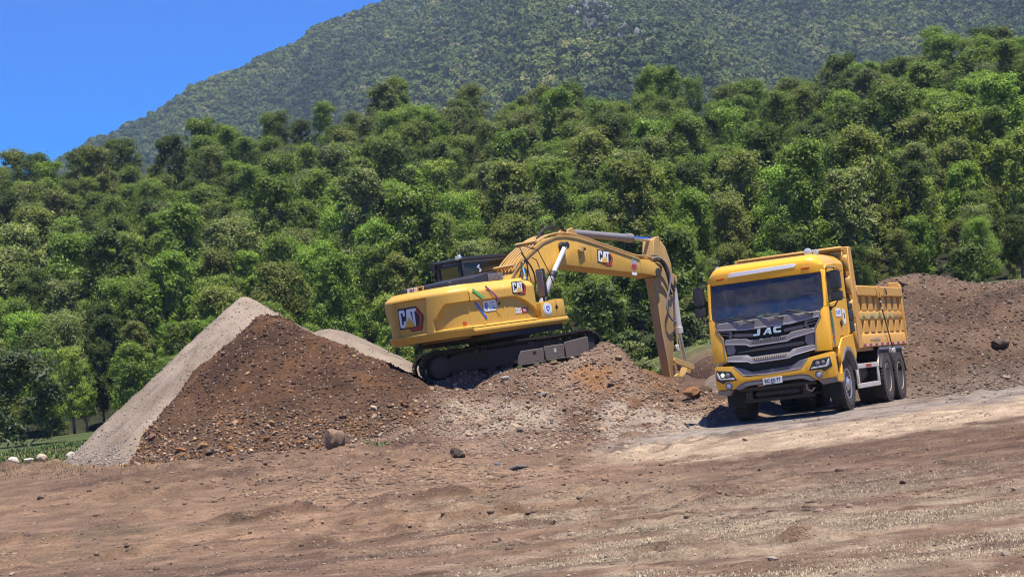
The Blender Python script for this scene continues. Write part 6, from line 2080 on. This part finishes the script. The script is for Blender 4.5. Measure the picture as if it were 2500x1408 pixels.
# dump body -----------------------------------------------------------------
db = empty('dump_body', None); db.parent = TK
X0, X1 = -1.42, -6.12
MB().box(X1, X0, -1.1, 1.1, 1.24, 1.30).build('bed_floor', BY, db, .01)
nbay = 7
for sg in (1, -1):
    yo = sg * 1.21
    def sbox(name, x0, x1, z0, z1, d0, d1, mat=BY, bev=.012):
        a, b = sorted((sg * d0, sg * d1)); return MB().box(x0, x1, a, b, z0, z1).build(name, mat, db, bev)
    sbox('side_wall', X1, X0, 1.25, 2.54, 1.09, 1.12, mat=MT['body_shade'])
    sbox('top_rail', X1, X0, 2.33, 2.55, 1.122, 1.25, bev=.02)
    MB().prism([(sg * 1.122, 1.235), (sg * 1.225, 1.235), (sg * 1.225, 1.46), (sg * 1.18, 1.545), (sg * 1.122, 1.545)], 0, X1, X0).build('bottom_rail', BY, db, .012)
    MB().prism([(sg * 1.122, 1.79), (sg * 1.204, 1.815), (sg * 1.204, 2.005), (sg * 1.122, 2.03)], 0, X1, X0).build('middle_rail', BY, db, .01)
    pitch_ = (X0 - X1 - .2) / nbay
    for k in range(nbay + 1):
        xc = X0 - .1 - pitch_ * k
        for z0, z1 in ((1.547, 1.80), (2.02, 2.328)):
            w0, w1 = .215, .165
            MB().prism([(xc - w0, z0), (xc + w0, z0), (xc + w1, z1), (xc - w1, z1)], 1, *sorted((sg * 1.122, sg * 1.206))).build('rib', BY, db, .005)
    # reflective tape along the foot
    for k in range(16):
        xk = X0 - .12 - k * .285
        MB().box(xk - .26, xk, *sorted((sg * 1.226, sg * 1.229)), 1.25, 1.30).build('reflective_tape', MT['white_dirty'] if k % 2 else MT['red'], db)
    # front post
    MB().prism([(-1.06, 1.22), (-1.42, 1.22), (-1.50, 2.55), (-1.40, 3.37), (-1.12, 3.37)], 1, *sorted((sg * 1.13, sg * 1.235))).build('front_post', BY, db, .015)
    for z0, z1 in ((1.3, 1.75), (1.85, 2.25), (2.35, 2.75), (2.85, 3.2)):
        MB().prism([(-1.055, z0), (-1.055, z1), (-.96, z1 - .06), (-.96, z0 + .06)], 1, *sorted((sg * 1.14, sg * 1.23))).build('post_cleat', BY, db, .006)
    MB().box(X1 - .02, X1 + .12, *sorted((sg * 1.10, sg * 1.24)), 1.2, 2.62).build('rear_post', BY, db, .012)
    hp = MB().prism([(-5.2, 2.552), (-5.2, 2.66), (-6.15, 2.68), (-6.42, 2.60), (-6.40, 2.30), (-6.28, 2.34), (-6.2, 2.552)], 1, *sorted((sg * 1.12, sg * 1.19)))
    hp.build('hinge_plate', BY, db, .012)
    MB().lathe([(0, -.05), (.06, -.05), (.06, .05), (0, .05)], 1, (-6.28, sg * 1.2, 2.5), 12).build('hinge_pin', MT['steel'], db)
    sbox('lock_block', -3.3, -3.62, 2.30, 2.56, 1.252, 1.275, bev=.008)
    MB().tube([(-3.46, sg * 1.27, 2.42), (-3.55, sg * 1.27, 2.10), (-3.9, sg * 1.27, 1.62), (-4.2, sg * 1.27, 1.18)], .014, 6).build('lock_rod', MT['black_plastic'], db)
    for z_, x_ in ((2.20, -3.53), (2.06, -3.58)): MB().box(x_ - .05, x_ + .05, *sorted((sg * 1.262, sg * 1.285)), z_ - .02, z_ + .02).build('rod_clip', MT['white_dirty'], db, .004)
    MB().box(-4.45, -4.15, *sorted((sg * 1.15, sg * 1.28)), 1.06, 1.17).build('lock_box', MT['white_dirty'], db, .02)
    MB().tube([(-4.2, sg * 1.26, 2.50), (-4.1, sg * 1.30, 2.46), (-4.12, sg * 1.30, 2.36)], .016, 6).build('hook', MT['steel'], db)
fm = lambda x, z, y=1.2: frame_mat((x, y, z), (-1, 0, 0), (0, 0, 1))
# faded arches of green and white print across the ribs and the lettering on the foot
for xc, rr_ in ((-1.95, .32), (-2.75, .40), (-3.5, .40), (-4.6, .34)):
    for (ra, rb, mt) in ((rr_, rr_ * .62, 'faded_green'),):
        if mt not in MT: MT['faded_green'] = simple('faded green print', (.42, .40, .16), .7, dust=.4, dust_col=(.55, .40, .18), var=.2)
        arc = [(ra * 1.1 * math.cos(R(a)), ra * math.sin(R(a))) for a in range(20, 161, 14)] + [(rb * 1.1 * math.cos(R(a)), rb * math.sin(R(a))) for a in range(160, 19, -14)]
        arc2 = [(x_, z_) for x_, z_ in arc]
        print_poly('painted_arch', [(x_, .21 + .14 * (z_ - min(q[1] for q in arc)) / (max(q[1] for q in arc) - min(q[1] for q in arc) + 1e-6)) for x_, z_ in arc2], frame_mat((xc, 1.206, 1.62), (-1, 0, 0), (0, 0, 1)), MT[mt], db, .002 + (.003 if mt != 'white_dirty' else 0), .002)
text_obj('side_lettering', 'www.rutadelnuble.cl', .12, fm(-2.75, 1.39, 1.226), MT['rim_tan'], db, .002, bold=.002, sx=1.0)
# headboard with its guard over the cab
MB().box(-1.40, -1.34, -1.13, 1.13, 1.26, 3.28).build('headboard', BY, db, .01)
MB().prism([(-1.42, 3.26), (-1.42, 3.375), (-.98, 3.385), (-.95, 3.36), (-.97, 3.30)], 1, -1.128, 1.128).build('cab_guard', BY, db, .012)
for sg in (1, -1):
    MB().prism([(sg * 1.128, 3.28), (sg * .86, 3.28), (sg * 1.128, 2.95)], 0, -1.338, -1.0).build('gusset', BY, db, .01)
    MB().lathe([(.045, 0), (.055, .012), (.045, .024), (.035, .012)], 0, (-.97, sg * .98, 3.20), 14, True).build('lifting_ring', MT['steel'], db)
for yy in (-.6, 0, .6): MB().box(-1.338, -1.26, yy - .05, yy + .05, 1.3, 3.25).build('headboard_rib', BY, db, .012)
MB().tube([(-1.1, .2, 1.3), (-1.1, .2, 2.6)], .11, 14).build('lift_cylinder', MT['steel'], db)
MB().prism([(X1 - .02, 1.22), (X1 - .10, 2.52), (X1 - .05, 2.53), (X1 + .03, 1.22)], 1, -1.09, 1.09).build('tailgate', BY, db, .01)
MB().box(X1 - .06, X0, -1.06, 1.06, 1.16, 1.238).build('bed_frame', MT['rim_tan'], db, .01)
# ------------------------------------------------------------------ dry grass and small plants
def blades(name, xy, h, tones, seed, lean=.6, n_per=7, width=.006, spread=.05, flat=1.0):
    g = np.random.default_rng(seed)
    n = len(xy)
    base = np.repeat(xy, n_per, 0) + g.normal(size=(n * n_per, 2)) * spread
    z = surf_fn(mound_z)(base[:, 0], base[:, 1]) * 0 + ground_z(base[:, 0], base[:, 1]) + ground_detail(base[:, 0], base[:, 1])
    a = g.uniform(0, 6.28, n * n_per); L = np.repeat(h, n_per) * g.uniform(.5, 1.25, n * n_per)
    le = g.uniform(.15, 1.0, n * n_per) * lean * L
    b0 = np.stack([base[:, 0], base[:, 1], z - .004], 1)
    side = np.stack([-np.sin(a), np.cos(a), np.zeros_like(a)], 1) * (width * g.uniform(.6, 1.4, n * n_per))[:, None]
    fw = np.stack([np.cos(a), np.sin(a), np.zeros_like(a)], 1)
    up = np.array([0, 0, flat])
    mid = b0 + fw * (le * .35)[:, None] + up * (L * .6)[:, None]
    tip = b0 + fw * le[:, None] + up * (L * np.sqrt(np.maximum(1 - (le / L) ** 2 * .8, .1)))[:, None]
    v = np.stack([b0 - side, b0 + side, mid + side * .7, mid - side * .7, tip, tip], 1)
    V = v[:, :5].reshape(-1, 3)
    k = np.arange(n * n_per)[:, None] * 5
    F = np.concatenate([k + np.array([[0, 1, 2]]), k + np.array([[0, 2, 3]]), k + np.array([[3, 2, 4]])], 0)
    c = np.array(tones)[g.integers(0, len(tones), n * n_per)] * g.uniform(.75, 1.25, (n * n_per, 1))
    me = np_mesh(name, V, F, smooth=False, attrs={'tone': np.repeat(c, 5, 0)})
    o = link(name, me, mat=MT['blade'])
    tag(o, kind='stuff')
    return o


m, t, b = new_mat('grass blades')
_a = t.n('ShaderNodeAttribute', _attribute_name='tone').outputs['Color']
t.put(b.inputs['Base Color'], _a); b.inputs['Roughness'].default_value = .7; b.inputs['Specular IOR Level'].default_value = .2
MT['blade'] = m
g = np.random.default_rng(404)


def grass_spots(n, want, x0, x1, y0, y1):
    x = g.uniform(x0, x1, n); y = g.uniform(y0, y1, n)
    u, v, d = project(np.stack([x, y, ground_z(x, y)], -1))
    k = g.uniform(0, 1, n) < want(x, y, u, v)
    return np.stack([x[k], y[k]], 1)


def want_dry(x, y, u, v):
    n1 = fbm(x, y, 4, 4, 71); n2 = fbm(x * .5, y, 1.1, 4, 72)
    st = sstep(1120, 1330, v + (u - 1250) * .06 + 60 * n1) * sstep(700, 1500, u + 200 * n1)
    n4 = fbm(x * .28, y, .8, 4, 74)
    return st * sstep(-.05, .5, n2 + .7 * n4) * .95 + .006


sp = grass_spots(60000, want_dry, -6, 10, 12.5, 27)
blades('dry_grass', sp, g.uniform(.03, .075, len(sp)), [(.48, .39, .26), (.40, .32, .21), (.54, .45, .31), (.28, .21, .14), (.30, .27, .15), (.18, .13, .09)], 3, lean=1.0, n_per=6, width=.0032, spread=.07, flat=.42)
sp = grass_spots(9000, lambda x, y, u, v: sstep(.1, .45, fbm(x * .5, y, 1.6, 3, 77)) * sstep(1180, 1230, v) * .5, -9, 10, 13, 34)
blades('short_grass', sp, g.uniform(.015, .04, len(sp)), [(.12, .12, .05), (.18, .16, .08), (.25, .19, .11), (.09, .10, .04)], 4, n_per=6, width=.004, flat=.6)
sp = grass_spots(5500, lambda x, y, u, v: .9 * (v > 1000) * (fbm(x, y, 2, 3, 5) > -.4), -16, -7.5, 50.5, 74)
blades('meadow_grass', sp, g.uniform(.05, .12, len(sp)), [(.09, .14, .035), (.12, .17, .045), (.15, .18, .06)], 5, n_per=7, width=.02, spread=.15)
sp = grass_spots(5000, lambda x, y, u, v: .8 * (fbm(x, y, 2, 3, 6) > -.3), 4, 15, 58, 90)
blades('meadow_grass', sp, g.uniform(.10, .35, len(sp)), [(.10, .13, .04), (.14, .16, .06), (.20, .19, .09)], 6, n_per=7, width=.02, spread=.15)
sp = grass_spots(5000, lambda x, y, u, v: sstep(1105, 1125, v) * (1 - sstep(1150, 1175, v)) * (u < 420) * .35, -16, -7, 40, 56)
blades('dry_weeds', sp, g.uniform(.03, .09, len(sp)), [(.28, .19, .11), (.20, .14, .08), (.16, .15, .06), (.33, .25, .15)], 8, n_per=6, width=.008, spread=.10)
# one small green tuft at the foot of the mound
p = at(928, 1068, 40.9)
tx = np.array([p[0], p[1]]) + g.normal(size=(70, 2)) * np.array([.16, .10])
tuft = blades('grass_tuft', tx, g.uniform(.05, .12, 70), [(.14, .19, .06), (.10, .15, .04), (.2, .22, .1)], 7, n_per=6, width=.006)

# loose stones and clods on the open ground
def open_dens(x, y, z, h):
    u, v, d = project(np.stack([x, y, z], -1))
    foot = sstep(1300, 1120, v) * sstep(700, 900, u) * (1 - sstep(1450, 1600, u))
    clodp = sstep(.15, .45, fbm(x * .6, y, 1.5, 3, 62))
    return np.clip(.10 + foot * .9 + .35 * clodp, 0, 1) * (u > -50) * (u < 2550)


scatter(ground, lambda x, y: ground_z(x, y) + ground_detail(x, y), open_dens, -10, 11, 14, 44, 110, 2200, (.03, .065), (.008, .026), [(.26, .18, .13), (.32, .25, .19), (.17, .11, .08), (.12, .075, .055), (.22, .14, .10)], 21)
scatter(ground, lambda x, y: ground_z(x, y) + ground_detail(x, y), lambda x, y, z, h: np.clip(.25 + .9 * fbm(x * .4, y, 1.4, 3, 63), 0, 1), -7.5, 8, 13, 34, 0, 9000, (.03, .05), (.004, .020), [(.21, .13, .09), (.25, .16, .11), (.17, .105, .075), (.14, .088, .064), (.29, .20, .14)], 23)
# crumbled soil below the heaps
def ground_crumbs(n, size, seed):
    g2 = np.random.default_rng(seed)
    x = g2.uniform(-9, 8, n * 6); y = g2.uniform(22, 42, n * 6)
    z = ground_z(x, y) + ground_detail(x, y)
    u, v, d = project(np.stack([x, y, z], -1))
    w = sstep(480, 620, u) * (1 - sstep(1380, 1560, u)) * sstep(1040, 1080, v) * (1 - sstep(1190, 1260, v)) + .18 * (v > 1130)
    k = g2.uniform(0, 1, n * 6) < w * (.2 + .8 * sstep(-.1, .4, fbm(x * .6, y, .7, 3, seed)))
    p = np.stack([x[k], y[k], z[k]], 1)[:n]
    sz = size[0] + (size[1] - size[0]) * g2.random(len(p)) ** 2.6
    pebbles('soil_crumbs', ground, p, sz, [(1, 1, 1)], seed, tones=ground_tone(p[:, 0], p[:, 1], p[:, 2]) * .92)


ground_crumbs(5000, (.012, .065), 71)
# dug clods of dark soil along the near scrape
def clod_dens(x, y, z, h):
    u, v, d = project(np.stack([x, y, z], -1))
    a = np.exp(-((v - (1205 - (u - 550) * .03)) / 22) ** 2) * sstep(520, 560, u) * (1 - sstep(980, 1040, u))
    b2 = np.exp(-((v - 1330) / 10) ** 2) * (np.abs(u - 255) < 70)
    c2 = np.exp(-((v - 1215) / 9) ** 2) * (np.abs(u - 120) < 60)
    d2 = np.exp(-((v - (1130 - (u - 1900) * .08)) / 12) ** 2) * (u > 1560) * (u < 2350) * .5
    return np.clip(a + b2 + c2 + d2, 0, 1)


scatter(ground, lambda x, y: ground_z(x, y) + ground_detail(x, y), clod_dens, -11, 9, 20, 40, 16, 260, (.03, .07), (.012, .035), [(.13, .088, .066), (.16, .108, .082), (.10, .064, .05)], 22, name='soil_clod')
